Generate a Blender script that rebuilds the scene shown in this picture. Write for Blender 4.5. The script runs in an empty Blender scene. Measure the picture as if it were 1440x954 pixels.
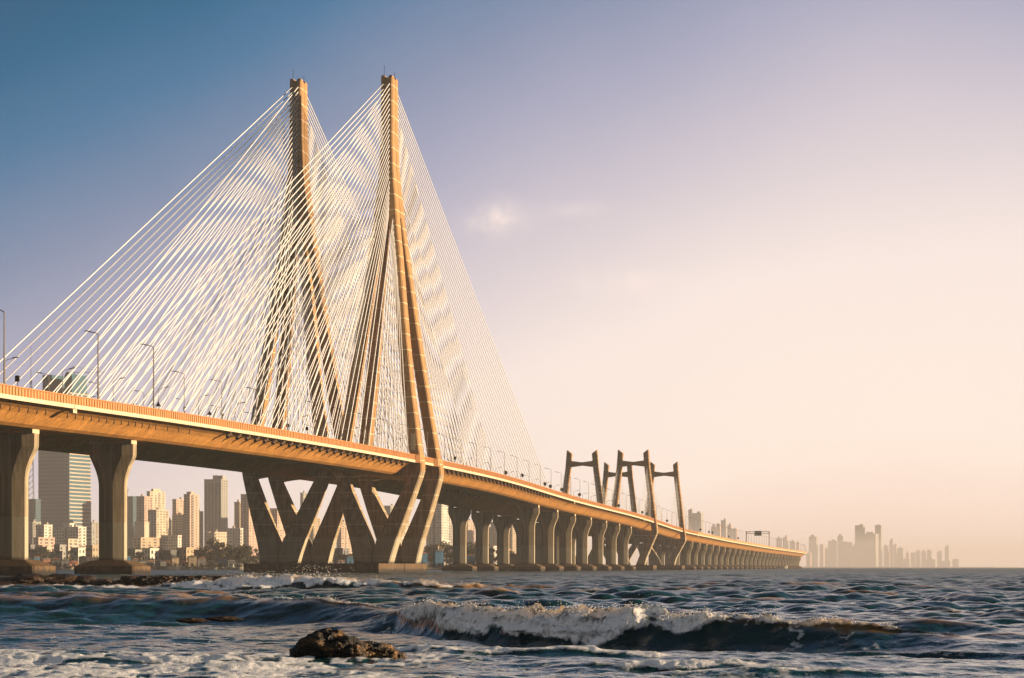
import bpy, bmesh, math, random
import numpy as np
from mathutils import Vector, Matrix, noise

random.seed(7)
rng = np.random.default_rng(11)
R = math.radians
scene = bpy.context.scene
col = scene.collection

# ------------------------------------------------------------------ survey
CAM_H = 1.4
F, CX, HY = 3289.0, 720.0, 798.0          # long lens: focal length in photo pixels, level horizon
A = R(10.2)                                # bearing of the bridge
SA, CA = math.sin(A), math.cos(A)
OX, OY = -31.3, 598.0                      # foot of the tall pylon of the near carriageway
GAP = -24.0                                # far carriageway lies this far to the left
BEND = 1800.0                              # beyond this the viaduct swings to the left
RB = 900.0

def axis(s):
    if s <= BEND:
        return OX + SA * s, OY + CA * s, A
    t = (s - BEND) / RB
    bx, by = OX + SA * BEND, OY + CA * BEND
    cx, cy = bx - CA * RB, by + SA * RB
    a = A - t
    return cx + math.cos(a) * RB, cy - math.sin(a) * RB, a

def P(s, l, z=0.0):
    x, y, a = axis(s)
    return Vector((x + math.cos(a) * l, y - math.sin(a) * l, z))

def at(px, Y):                              # x of a bearing read off the photograph, at distance Y
    return (px - CX) / F * Y
def zat(py, Y):
    return CAM_H + (HY - py) / F * Y

_par = [(0, 544.5), (136, 561.5), (252, 581), (360, 599), (483, 620.5), (592, 641.8), (680, 661),
        (715, 669.5), (807, 699), (900, 723.3), (960, 744), (1029, 759), (1085, 769), (1137, 777)]
_S, _Z = [], []
for px, py in _par:
    t = (px - CX) / F
    l = 9.7
    s = (OX + CA * l - t * (OY - SA * l)) / (t * CA - SA)
    Y = OY + CA * s - SA * l
    _S.append(s); _Z.append(CAM_H + (HY - py) / F * Y)
_S = np.array(_S); _Z = np.array(_Z)
def zpar(s):                                # top of the parapet, smoothed long-section of the road
    ss = np.linspace(s - 60, s + 60, 13)
    w = np.cos(np.linspace(-1.3, 1.3, 13))
    return float((np.interp(ss, _S, _Z) * w).sum() / w.sum())

# ------------------------------------------------------------------ materials
MATS = {}
def newmat(name):
    m = bpy.data.materials.new(name); m.use_nodes = True
    MATS[name] = m
    nt = m.node_tree
    return m, nt, nt.nodes['Principled BSDF']
def node(nt, typ, **kw):
    n = nt.nodes.new(typ)
    for k, v in kw.items():
        if k.startswith('i_'):
            n.inputs[k[2:].replace('_', ' ')].default_value = v
        else:
            setattr(n, k, v)
    return n
def ramp(nt, pts):
    r = nt.nodes.new('ShaderNodeValToRGB')
    e = r.color_ramp.elements
    while len(e) > 1: e.remove(e[-1])
    e[0].position = pts[0][0]; e[0].color = (*pts[0][1], 1)
    for p, c in pts[1:]:
        k = e.new(p); k.color = (*c, 1)
    return r

def weathered(name, c1, c2, scale=0.5, rough=0.85, bump=0.25, streak=0.0, joints=0.0, jcol=None, wet=0.0, wetcol=(0.05, 0.045, 0.03), spec=0.3, lo=0.3, hi=0.7, band=0.0, seg=0.0):
    m, nt, b = newmat(name)
    L = nt.links.new
    tc = node(nt, 'ShaderNodeTexCoord')
    geo = node(nt, 'ShaderNodeNewGeometry')
    n1 = node(nt, 'ShaderNodeTexNoise', i_Scale=scale, i_Detail=8.0, i_Roughness=0.65)
    L(tc.outputs['Object'], n1.inputs['Vector'])
    rp = ramp(nt, [(lo, c1), (hi, c2)])
    L(n1.outputs['Fac'], rp.inputs['Fac'])
    out = rp.outputs['Color']
    if streak:
        mp = node(nt, 'ShaderNodeMapping'); mp.inputs['Scale'].default_value = (1.3, 1.3, 0.06)
        L(tc.outputs['Object'], mp.inputs['Vector'])
        n2 = node(nt, 'ShaderNodeTexNoise', i_Scale=1.2, i_Detail=5.0)
        L(mp.outputs['Vector'], n2.inputs['Vector'])
        r2 = ramp(nt, [(0.42, (1 - streak,) * 3), (0.62, (1, 1, 1))])
        L(n2.outputs['Fac'], r2.inputs['Fac'])
        mx = node(nt, 'ShaderNodeMix', data_type='RGBA', blend_type='MULTIPLY')
        mx.inputs['Factor'].default_value = 1
        L(out, mx.inputs['A']); L(r2.outputs['Color'], mx.inputs['B'])
        out = mx.outputs['Result']
    if joints:
        sp = node(nt, 'ShaderNodeSeparateXYZ'); L(geo.outputs['Position'], sp.inputs['Vector'])
        md = node(nt, 'ShaderNodeMath', operation='MODULO'); md.inputs[1].default_value = joints
        L(sp.outputs['Z'], md.inputs[0])
        lt = node(nt, 'ShaderNodeMath', operation='LESS_THAN'); lt.inputs[1].default_value = 0.22
        L(md.outputs[0], lt.inputs[0])
        mx = node(nt, 'ShaderNodeMix', data_type='RGBA')
        L(lt.outputs[0], mx.inputs['Factor']); L(out, mx.inputs['A'])
        mx.inputs['B'].default_value = (*(jcol or c2), 1)
        out = mx.outputs['Result']
    if seg:                                    # cast segments, each a slightly different tone, dark joints between
        dt = node(nt, 'ShaderNodeVectorMath', operation='DOT_PRODUCT'); L(geo.outputs['Position'], dt.inputs[0]); dt.inputs[1].default_value = (SA / seg, CA / seg, 0)
        fl = node(nt, 'ShaderNodeMath', operation='FLOOR'); L(dt.outputs['Value'], fl.inputs[0])
        wn = node(nt, 'ShaderNodeTexWhiteNoise', noise_dimensions='1D'); L(fl.outputs[0], wn.inputs['W'])
        fr = node(nt, 'ShaderNodeMath', operation='FRACT'); L(dt.outputs['Value'], fr.inputs[0])
        lt = node(nt, 'ShaderNodeMath', operation='LESS_THAN'); L(fr.outputs[0], lt.inputs[0]); lt.inputs[1].default_value = 0.05
        v1 = node(nt, 'ShaderNodeMath', operation='MULTIPLY_ADD'); L(wn.outputs['Value'], v1.inputs[0]); v1.inputs[1].default_value = 0.22; v1.inputs[2].default_value = 0.84
        v2 = node(nt, 'ShaderNodeMath', operation='MULTIPLY_ADD'); L(lt.outputs[0], v2.inputs[0]); v2.inputs[1].default_value = -0.22; L(v1.outputs[0], v2.inputs[2])
        vs = node(nt, 'ShaderNodeVectorMath', operation='SCALE'); L(out, vs.inputs[0]); L(v2.outputs[0], vs.inputs['Scale'])
        out = vs.outputs['Vector']
    if band:                                   # lower lift cast in greyer concrete
        sp = node(nt, 'ShaderNodeSeparateXYZ'); L(geo.outputs['Position'], sp.inputs['Vector'])
        lt = node(nt, 'ShaderNodeMath', operation='LESS_THAN'); lt.inputs[1].default_value = band; L(sp.outputs['Z'], lt.inputs[0])
        ml = node(nt, 'ShaderNodeMath', operation='MULTIPLY'); L(lt.outputs[0], ml.inputs[0]); ml.inputs[1].default_value = 0.55
        mx = node(nt, 'ShaderNodeMix', data_type='RGBA'); L(ml.outputs[0], mx.inputs['Factor']); L(out, mx.inputs['A']); mx.inputs['B'].default_value = (0.40, 0.38, 0.29, 1)
        out = mx.outputs['Result']
    if wet:
        sp = node(nt, 'ShaderNodeSeparateXYZ'); L(geo.outputs['Position'], sp.inputs['Vector'])
        ad = node(nt, 'ShaderNodeMath', operation='MULTIPLY_ADD'); ad.inputs[1].default_value = 1.6
        L(n1.outputs['Fac'], ad.inputs[0]); L(sp.outputs['Z'], ad.inputs[2])
        mr = node(nt, 'ShaderNodeMapRange'); mr.inputs['From Min'].default_value = wet + 0.4; mr.inputs['From Max'].default_value = wet + 1.1
        L(ad.outputs[0], mr.inputs['Value'])
        mx = node(nt, 'ShaderNodeMix', data_type='RGBA')
        L(mr.outputs['Result'], mx.inputs['Factor']); mx.inputs['A'].default_value = (*wetcol, 1); L(out, mx.inputs['B'])
        out = mx.outputs['Result']
    L(out, b.inputs['Base Color'])
    b.inputs['Roughness'].default_value = rough
    b.inputs['Specular IOR Level'].default_value = spec
    if bump:
        n3 = node(nt, 'ShaderNodeTexNoise', i_Scale=scale * 8, i_Detail=6.0)
        L(tc.outputs['Object'], n3.inputs['Vector'])
        bp = node(nt, 'ShaderNodeBump', i_Strength=bump, i_Distance=0.1)
        L(n3.outputs['Fac'], bp.inputs['Height']); L(bp.outputs['Normal'], b.inputs['Normal'])
    return m

def plain(name, c, rough=0.7, metal=0.0, spec=0.3):
    return weathered(name, tuple(x * 0.82 for x in c), tuple(min(1, x * 1.15) for x in c), scale=0.8, rough=rough, bump=0.0, spec=spec)

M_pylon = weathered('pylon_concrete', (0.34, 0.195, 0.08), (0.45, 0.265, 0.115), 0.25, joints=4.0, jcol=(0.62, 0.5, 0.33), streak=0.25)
M_leg = weathered('leg_concrete', (0.36, 0.275, 0.17), (0.47, 0.365, 0.225), 0.25, joints=4.0, jcol=(0.55, 0.45, 0.31), streak=0.42, wet=2.8, band=9.0)
M_pier = weathered('pier_concrete', (0.36, 0.29, 0.19), (0.47, 0.39, 0.26), 0.35, streak=0.45, band=9.0, wet=2.8)
M_cap = weathered('pile_cap_concrete', (0.075, 0.048, 0.025), (0.19, 0.12, 0.06), 0.7, wet=1.0, wetcol=(0.016, 0.014, 0.012), streak=0.4)
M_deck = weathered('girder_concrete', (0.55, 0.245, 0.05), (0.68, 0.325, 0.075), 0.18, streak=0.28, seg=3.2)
M_fascia = weathered('fascia_paint', (0.60, 0.50, 0.34), (0.72, 0.62, 0.45), 0.4, streak=0.2)
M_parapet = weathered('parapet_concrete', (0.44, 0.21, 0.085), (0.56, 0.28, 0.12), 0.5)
M_anchor = plain('anchor_steel', (0.07, 0.04, 0.022), 0.6)
M_road = weathered('asphalt', (0.04, 0.04, 0.042), (0.06, 0.06, 0.06), 0.6)
M_cable = plain('cable_sheath', (0.88, 0.87, 0.87), 0.45)
M_dark = plain('dark_steel', (0.03, 0.026, 0.022), 0.5)
M_lamp = plain('lamp_paint', (0.12, 0.09, 0.065), 0.5)
M_bear = weathered('bearing_block', (0.50, 0.42, 0.28), (0.62, 0.52, 0.36), 0.6)
M_green = plain('sign_green', (0.03, 0.06, 0.05), 0.5)
M_rock = weathered('wet_rock', (0.008, 0.0065, 0.005), (0.36, 0.19, 0.07), 4.0, lo=.52, hi=.66, rough=0.55, bump=0.9, spec=0.5)
M_reef = weathered('reef_rock', (0.008, 0.006, 0.005), (0.09, 0.042, 0.016), 1.2, lo=.46, hi=.7, rough=0.6, bump=0.8, spec=0.4)
M_bark = plain('bark', (0.08, 0.055, 0.035), 0.9)
M_land = weathered('shore_earth', (0.05, 0.045, 0.03), (0.10, 0.085, 0.06), 0.05)

def leafmat(name, c1, c2):
    m, nt, b = newmat(name)
    tc = node(nt, 'ShaderNodeTexCoord')
    n1 = node(nt, 'ShaderNodeTexNoise', i_Scale=0.7, i_Detail=3.0)
    nt.links.new(tc.outputs['Object'], n1.inputs['Vector'])
    rp = ramp(nt, [(0.35, c1), (0.68, c2)])
    nt.links.new(n1.outputs['Fac'], rp.inputs['Fac']); nt.links.new(rp.outputs['Color'], b.inputs['Base Color'])
    b.inputs['Roughness'].default_value = 0.8; b.inputs['Specular IOR Level'].default_value = 0.2
    return m
M_leaf = [leafmat('leaves_dark', (0.018, 0.028, 0.018), (0.045, 0.055, 0.026)), leafmat('leaves_olive', (0.045, 0.05, 0.02), (0.10, 0.095, 0.035))]

# ------------------------------------------------------------------ mesh helpers
class MB:
    def __init__(self): self.v, self.f = [], []
    def add(self, vs, fs):
        o = len(self.v); self.v += [tuple(v) for v in vs]; self.f += [tuple(o + i for i in f) for f in fs]
    def box(self, x0, x1, y0, y1, z0, z1):
        self.add([(x0, y0, z0), (x1, y0, z0), (x1, y1, z0), (x0, y1, z0), (x0, y0, z1), (x1, y0, z1), (x1, y1, z1), (x0, y1, z1)],
                 [(0, 3, 2, 1), (4, 5, 6, 7), (0, 1, 5, 4), (1, 2, 6, 5), (2, 3, 7, 6), (3, 0, 4, 7)])
    def loft(self, rings, caps=True, closed=True):
        n = len(rings[0]); o = len(self.v)
        for r in rings: self.v += [tuple(p) for p in r]
        for k in range(len(rings) - 1):
            for i in range(n if closed else n - 1):
                j = (i + 1) % n
                self.f.append((o + k * n + i, o + k * n + j, o + (k + 1) * n + j, o + (k + 1) * n + i))
        if caps:
            self.f.append(tuple(o + i for i in reversed(range(n))))
            e = o + (len(rings) - 1) * n
            self.f.append(tuple(e + i for i in range(n)))
    def tube(self, pts, r, n=6, r2=None):
        pts = [Vector(p) for p in pts]; rings = []
        for k, p in enumerate(pts):
            d = (pts[min(k + 1, len(pts) - 1)] - pts[max(k - 1, 0)]).normalized()
            q = d.to_track_quat('Z', 'Y')
            rr = r if r2 is None else r + (r2 - r) * k / (len(pts) - 1)
            rings.append([p + q @ Vector((math.cos(2 * math.pi * i / n) * rr, math.sin(2 * math.pi * i / n) * rr, 0)) for i in range(n)])
        self.loft(rings)
    def build(self, name, mat, parent=None, smooth=False, loc=(0, 0, 0)):
        me = bpy.data.meshes.new(name)
        me.from_pydata(self.v, [], self.f)
        me.validate()
        bm = bmesh.new(); bm.from_mesh(me)
        bmesh.ops.recalc_face_normals(bm, faces=bm.faces)
        bm.to_mesh(me); bm.free()
        if smooth: me.shade_smooth()
        me.materials.append(mat)
        o = bpy.data.objects.new(name, me); col.objects.link(o)
        o.location = loc
        if parent: o.parent = parent
        return o

def tag(o, label=None, cat=None, group=None, kind=None):
    if label: o['label'] = label
    if cat: o['category'] = cat
    if group: o['group'] = group
    if kind: o['kind'] = kind
    return o
def thing(name, label, cat, loc, rz=0.0, group=None):
    o = bpy.data.objects.new(name, None); col.objects.link(o)
    o.location = loc; o.rotation_euler = (0, 0, rz); o.empty_display_size = 0.5
    return tag(o, label, cat, group)
def copy_thing(o, loc, rz=None, label=None, group=None, scale=None):
    r = o.copy(); col.objects.link(r); r.location = loc
    if rz is not None: r.rotation_euler = (0, 0, rz)
    if scale is not None: r.scale = scale
    if label: r['label'] = label
    if group: r['group'] = group
    for ch in list(o.children):
        c = ch.copy(); col.objects.link(c); c.parent = r
        for g in ch.children:
            d = g.copy(); col.objects.link(d); d.parent = c
    return r

ORD = ['first', 'second', 'third', 'fourth', 'fifth', 'sixth', 'seventh', 'eighth', 'ninth', 'tenth', 'eleventh', 'twelfth',
       'thirteenth', 'fourteenth', 'fifteenth', 'sixteenth', 'seventeenth', 'eighteenth', 'nineteenth', 'twentieth',
       'twenty-first', 'twenty-second', 'twenty-third', 'twenty-fourth', 'twenty-fifth', 'twenty-sixth', 'twenty-seventh',
       'twenty-eighth', 'twenty-ninth', 'thirtieth', 'thirty-first', 'thirty-second', 'thirty-third', 'thirty-fourth', 'thirty-fifth', 'thirty-sixth', 'thirty-seventh', 'thirty-eighth', 'thirty-ninth', 'fortieth']

def chamfer_rect(cx, cy, w, d, c):
    a, b = w / 2, d / 2
    return [(cx - a + c, cy - b), (cx + a - c, cy - b), (cx + a, cy - b + c), (cx + a, cy + b - c), (cx + a - c, cy + b), (cx - a + c, cy + b), (cx - a, cy + b - c), (cx - a, cy - b + c)]

# ------------------------------------------------------------------ decks
ROAD_D = 1.25                                # road surface below the parapet top
_R = [(9.7, -1.85), (8.5, -2.06), (7.5, -2.45), (6.6, -3.05), (5.8, -3.75), (5.0, -4.4), (4.1, -4.8), (3.1, -4.95)]
PROFILE = [(9.7, -1.28)] + _R + [(-l, z) for l, z in reversed(_R)] + [(-9.7, -1.28)]
BOT = -4.95
def deck(s0, s1, off, label, ribs, anchors=(), drains=()):
    mid = (s0 + s1) / 2
    t = thing('bridge_deck', label, 'bridge deck', P(mid, off, zpar(mid) - ROAD_D), 0, 'road decks of the sea bridge')
    base = t.location.copy()
    n = max(2, int((s1 - s0) / 12) + 1)
    st = np.linspace(s0, s1, n + 1)
    def run(pro, m, name, smooth=False):
        m.loft([[P(s, off + l, zpar(s) + z) - base for l, z in pro] for s in st])
    g = MB(); run(PROFILE, g, ''); g.build('box_girder', M_deck, t)
    r = MB(); run([(-9.0, -1.276), (-9.0, -1.2), (9.0, -1.2), (9.0, -1.276)], r, ''); r.build('road_surface', M_road, t)
    for sg in (1, -1):
        f = MB(); run([(sg * 9.703, -1.32), (sg * 9.703, -1.8), (sg * 9.86, -1.82), (sg * 9.86, -1.2), (sg * 9.30, -1.2), (sg * 9.30, -1.26), (sg * 9.703, -1.26)], f, ''); 
        for sj in (s0 + .02, s1 - .72):
            f.loft([[P(sj + d_, off + sg * l, zpar(sj) + z) - base for l, z in ((9.3, -1.9), (9.95, -1.9), (9.95, -2.5), (9.3, -2.5))] for d_ in (0, .7)])
        f.build('fascia', M_fascia, t)
        p = MB(); run([(sg * 9.32, -1.19), (sg * 9.74, -1.19), (sg * 9.74, 0), (sg * 9.32, 0)], p, '')
        if ribs and sg == 1:
            for s in np.arange(s0 + 0.6, min(s1, 700), 1.15):
                z = zpar(s); q = [(9.742, -1.15), (9.86, -1.15), (9.86, -0.05), (9.742, -0.05)]
                p.loft([[P(s + d, off + l, z + zz) - base for l, zz in q] for d in (0, 0.5)])
        run([(sg * 9.26, 0.004), (sg * 9.9, 0.004), (sg * 9.9, 0.14), (sg * 9.26, 0.14)], p, '')
        p.build('parapet', M_parapet, t)
    # inclined stay anchors hanging under the outer edge
    proto = None
    for s in anchors:
        if proto is None:
            b = MB()
            b.tube([(0, 0.5, .3), (0, -0.55, -0.6)], 0.36, 8)
            b.box(-0.42, 0.42, -0.15, 0.95, -0.1, 0.3)
            proto = b.build('cable_anchor', M_anchor, t); o = proto
        else:
            o = proto.copy(); col.objects.link(o); o.parent = t
        sg = 1 if s < 0 else -1
        o.location = P(s, off + 8.9, zpar(s) - 2.2) - base
        o.rotation_euler = (0, 0, -A + (0 if s < 0 else math.pi))
    proto = None
    for s in drains:
        if proto is None:
            b = MB(); b.tube([(0, 0, .1), (0, 0, -.55), (-.12, 0, -.85)], 0.09, 6); proto = b.build('drain_pipe', M_dark, t); o = proto
        else:
            o = proto.copy(); col.objects.link(o); o.parent = t
        o.location = P(s, off + 8.0, zpar(s) - 2.25) - base
    return t

side = {0.0: 'right-hand carriageway', GAP: 'left-hand carriageway'}
JOINTS = [-430, -249, 249, 457, 700, 1180, 2300]
NM = ['concrete box girder approach deck at the left edge of the photo, {}',
      'concrete cable-stayed deck hanging from the {} tall pylon',
      'concrete viaduct deck between tall and short pylons, {}',
      'concrete deck held by the short H-shaped pylons, {}',
      'concrete viaduct deck just right of the short pylons, {}',
      'far concrete viaduct deck vanishing towards the horizon, {}']
for off in (0.0, GAP):
    for k in range(6):
        s0, s1 = JOINTS[k] + 0.06, JOINTS[k + 1] - 0.06
        an = []
        if k == 1:
            an = [s for s in np.arange(-168, -20, 6)] + [s for s in np.arange(24, 204, 6)]
        w = ('right' if off == 0 else 'left') if k == 1 else side[off]
        dr = list(np.arange(-300, -253, 3.4)) if k == 0 else (list(np.arange(-247, -206, 3.4)) + [-200, -194, -188] if k == 1 else [])
        deck(s0, s1, off, NM[k].format(w), off == 0, an, dr)

# ------------------------------------------------------------------ piers
def pier_oct(w, d, cx=1.75, cy=0.72):
    a, b = w / 2, d / 2
    return [(-a + cx, -b), (a - cx, -b), (a, -b + cy), (a, b - cy), (a - cx, b), (-a + cx, b), (-a, b - cy), (-a, -b + cy)]
def pier(s, off, label, group):
    x, y, a = axis(s)
    zt = zpar(s) + BOT                       # soffit
    zd = 2.5
    t = thing('bridge_pier', label, 'bridge pier', P(s, off, 0), -a, group)
    top = zt - 0.55
    m = MB()
    rings = []
    def ring(z, w, d): rings.append([(px, py, z) for px, py in pier_oct(w, d)])
    ring(zd - 0.05, 4.5, 2.9); ring(top - 7.2, 4.5, 2.9)
    for k in range(1, 9):
        u = k / 8
        ring(top - 7.2 + 4.9 * u, 4.5 + 3.0 * (1 - math.cos(u * math.pi / 2)) , 2.9 + 0.25 * u)
    ring(top - 1.9, 7.7, 3.2); ring(top, 7.75, 3.25)
    m.loft(rings); m.build('shaft', M_pier, t)
    b = MB()
    for sg in (-1, 1): b.box(sg * 2.4 - 0.8, sg * 2.9 + 0.8, -1.2, 1.2, top - 0.01, zt + 0.05)
    bb = MB(); bb.box(2.3, 3.75, -1.35, 1.35, top + 0.003, zt + 0.3); bb.build('bearing', M_bear, t)
    bb = MB(); bb.box(-3.75, -2.3, -1.35, 1.35, top + 0.003, zt + 0.3); bb.build('bearing', M_bear, t)
    c = MB()
    def oct(w, d, z, ch): return [(px, py, z) for px, py in chamfer_rect(0, 0, w, d, ch)]
    c.loft([oct(10.6, 9.0, -1.0, 0.35), oct(10.6, 9.0, 1.55, 0.35), oct(6.2, 5.2, 2.55, 0.3)])
    c.build('pile_cap', M_cap, t)
    return t

S_PIERS = [-291, -249, -205] + [208, 249, 291, 333, 377, 418, 458] + [730 + 42 * k for k in range(31)]
for off, row in ((0.0, 'near'), (GAP, 'far')):
    for k, s in enumerate(S_PIERS):
        if row == 'far' and s > 1600: continue
        if k < 3:
            lb = ['flared concrete pier outside the left edge, {} row', 'flared concrete pier cut by the left photo edge, {} row',
                  'flared concrete pier standing alone left of the V-shaped legs, {} row'][k]
        elif k < 10:
            lb = ORD[k - 3] + ' flared concrete pier right of the V-shaped pylon legs, {} row'
        else:
            lb = ORD[k - 10] + ' flared concrete pier beyond the short pylons, {} row'
        pier(s, off, lb.format(row), f'flared piers of the {row} row')

# ------------------------------------------------------------------ tall pylons
def interp(tab, z):
    zs = [r[0] for r in tab]
    return [float(np.interp(z, zs, [r[i] for r in tab])) for i in range(1, len(tab[0]))]
def leg_s(ss, z):                          # the frames lean together as they rise
    tab = [(2.3, -17.0, 13.8), (25.2, -10.9, 12.2), (30.5, -10.2, 11.0)]
    return float(np.interp(z, [t[0] for t in tab], [t[1 if ss < 0 else 2] for t in tab]))
LEG = [  # z, l centre, |s| centre, width, depth
    (2.3, 2.35, 12.0, 4.4, 5.2), (6.8, 2.85, 11.75, 5.4, 5.2), (16, 6.5, 11.2, 4.1, 4.9), (25.2, 9.95, 10.7, 2.7, 4.6), (27.0, 9.9, 10.5, 2.7, 4.6), (30.5, 9.25, 10.2, 2.7, 4.5),
    (45, 7.2, 8.9, 2.6, 4.5), (58, 5.6, 7.3, 2.45, 4.4), (70, 4.2, 5.6, 2.35, 4.3), (80, 3.1, 4.1, 2.25, 4.2), (88, 2.15, 3.1, 2.2, 4.1), (94, 1.6, 2.6, 2.1, 4.0), (102, .9, 1.75, 1.5, 3.2)]
HEAD = [(90.5, 3.0, 5.2), (94, 2.66, 4.7), (98, 2.25, 4.25), (103, 1.85, 3.8), (110, 1.62, 3.5), (118, 1.52, 3.35), (126.0, 1.5, 3.3)]
def tall_pylon(off, label):
    t = thing('bridge_pylon', label, 'bridge pylon', P(0, off, 0), -A, 'tall cable-stay pylons')
    for sl in (-1, 1):
        for ss in (-1, 1):
            up = MB(); lo = MB()
            zs = [z for z in (2.35, 5, 8, 10, 12, 14, 16, 18, 20, 22, 24, 25.5)]
            def ring(z):
                l, s, w, d = interp(LEG, z)
                return [(x, y, z) for x, y in chamfer_rect(sl * l, leg_s(ss, z) if z < 30.6 else ss * s + (0.8 * max(0, (60 - z) / 29.5) if ss > 0 else 0), w, d, 0.32)]
            lo.loft([ring(z) for z in zs]); lo.build('lower_leg', M_leg, t)
            zs = [25.504, 27, 29, 31] + list(range(34, 103, 4))
            up.loft([ring(z) for z in zs]); up.build('upper_leg', M_pylon, t)
    h = MB(); rings = []
    for z in np.arange(90.5, 126.01, 1.775):
        w, d = interp(HEAD, z)
        g = 0.35
        rings.append([(-w + .3, -d, z), (-.35, -d, z), (0, -d + g, z), (.35, -d, z), (w - .3, -d, z), (w, -d + .3, z),
                      (w, -.45, z), (w - g, 0, z), (w, .45, z), (w, d - .3, z), (w - .3, d, z), (.35, d, z), (0, d - g, z), (-.35, d, z), (-w + .3, d, z), (-w, d - .3, z), (-w, .45, z), (-w + g, 0, z), (-w, -.45, z), (-w, -d + .3, z)])
    h.loft(rings); hd = h.build('pylon_head', M_pylon, t)
    c = MB()
    for sx in (-1, 1):
        for sy in (-1, 1):
            c.box(sx * .98 - .45, sx * .98 + .45, sy * 2.1 - 1.1, sy * 2.1 + 1.1, 126.003, 126.55)
    c.build('crown_block', M_pylon, hd)
    for x, y, hh in ((-.9, -2.1, 2.8), (.9, 1.8, 1.8)):
        r = MB(); r.tube([(x, y, 126.5), (x, y, 126.5 + hh)], 0.06, 5); r.build('lightning_rod', M_dark, hd)
    for ss in (-1, 1):                         # haunched cross beams under the deck and plinths in the foot of each V
        b = MB(); rings = []
        for x in np.linspace(-8.6, 8.6, 15):
            zb = 24.6 - 0.9 * (abs(x) / 8.6) ** 2.2
            sm = leg_s(ss, 26); rings.append([(x, sm - 2.05, zb), (x, sm + 2.05, zb), (x, sm + 2.05, 28.05), (x, sm - 2.05, 28.05)])
        b.loft(rings); b.build('cross_beam', M_leg, t)
        p = MB(); sm = leg_s(ss, 4.6); p.box(-1.2, 1.2, sm - 1.75, sm + 1.75, 2.36, 6.95); p.build('leg_plinth', M_leg, t)
        n = MB()                               # parapet widening round the outer leg
        for sl in (-1, 1):
            n.loft([[(sl * l, leg_s(ss, 29) + y, z) for l, y in ((9.92, -3.6), (10.9, -2.9), (10.9, 2.9), (9.92, 3.6))] for z in (zpar(0) - 1.9, zpar(0) + .12)])
        n.build('leg_collar', M_parapet, t)
    if off == 0:
        q = MB(); q.box(-.55, .55, 0, .08, 0, 4.2)
        q.build('sign_plate', M_bear, t, loc=(8.95, -10.2 - 2.42, 30.6))
    return t
for ss, w in ((-1, 'front'), (1, 'rear')):
    m = MB()
    m.loft([chamfer for chamfer in [[(x, y, z) for x, y in chamfer_rect(GAP / 2, ss * 14.0 - 4.9, 24 + 10.0, 27.2, .15)] for z in (-1.5, 2.34)]])
    o = m.build('pile_cap', M_cap); o.location = P(0, 0, 0); o.rotation_euler = (0, 0, -A)
    tag(o, f'{w} wide dark pile cap under the V-shaped legs of both tall pylons', 'pile cap', 'pile caps of the tall pylons')
tall_pylon(0.0, 'tall concrete pylon with four splayed legs, the right-hand one')
tall_pylon(GAP, 'tall concrete pylon with four splayed legs, the left-hand one')

# ------------------------------------------------------------------ stay cables
ME_CABLE = None
def cable(p, q, r, label, group, name='stay_cable'):
    global ME_CABLE
    if ME_CABLE is None:
        m = MB(); m.loft([[(math.cos(k * math.pi / 3), math.sin(k * math.pi / 3), z) for k in range(6)] for z in (0, 1)])
        o = m.build(name, M_cable, smooth=False); ME_CABLE = o.data
    else:
        o = bpy.data.objects.new(name, ME_CABLE); col.objects.link(o)
    d = q - p
    o.location = p; o.rotation_mode = 'QUATERNION'; o.rotation_quaternion = d.to_track_quat('Z', 'Y')
    o.scale = (r, r, d.length)
    tag(o, label, 'stay cable', group)
    return o
NC = 36
for off, w in ((0.0, 'right'), (GAP, 'left')):
    for sd, wd in ((-1, 'left'), (1, 'right')):
        for pl, wp in ((-1, 'rear'), (1, 'front')):
            for i in range(NC):
                s = sd * (18 + 5.32 * i)
                z = 77 + 47.5 * (i / (NC - 1)) ** 0.95
                if z > 91:
                    l = 0.95 if z < 100 else 0.75
                    st = interp(HEAD, z)[1] - 0.25
                else:
                    l, st, _, _ = interp(LEG, z); st += 1.6
                a = P(s, off + pl * 9.0, zpar(s) - 1.9); b = P(sd * st, off + pl * l, z)
                grp = f'cables of the {wp} {wd} fan on the {w} tall pylon'
                lb = f'white stay cable within the {wp} {wd} fan of the {w} tall pylon'
                if i == NC - 1: lb = f'longest, flattest white stay cable of the {wp} {wd} fan, {w} tall pylon'
                if i == 0: lb = f'shortest, steepest white stay cable of the {wp} {wd} fan, {w} tall pylon'
                cable(a, b, 0.118, lb, grp)

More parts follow.
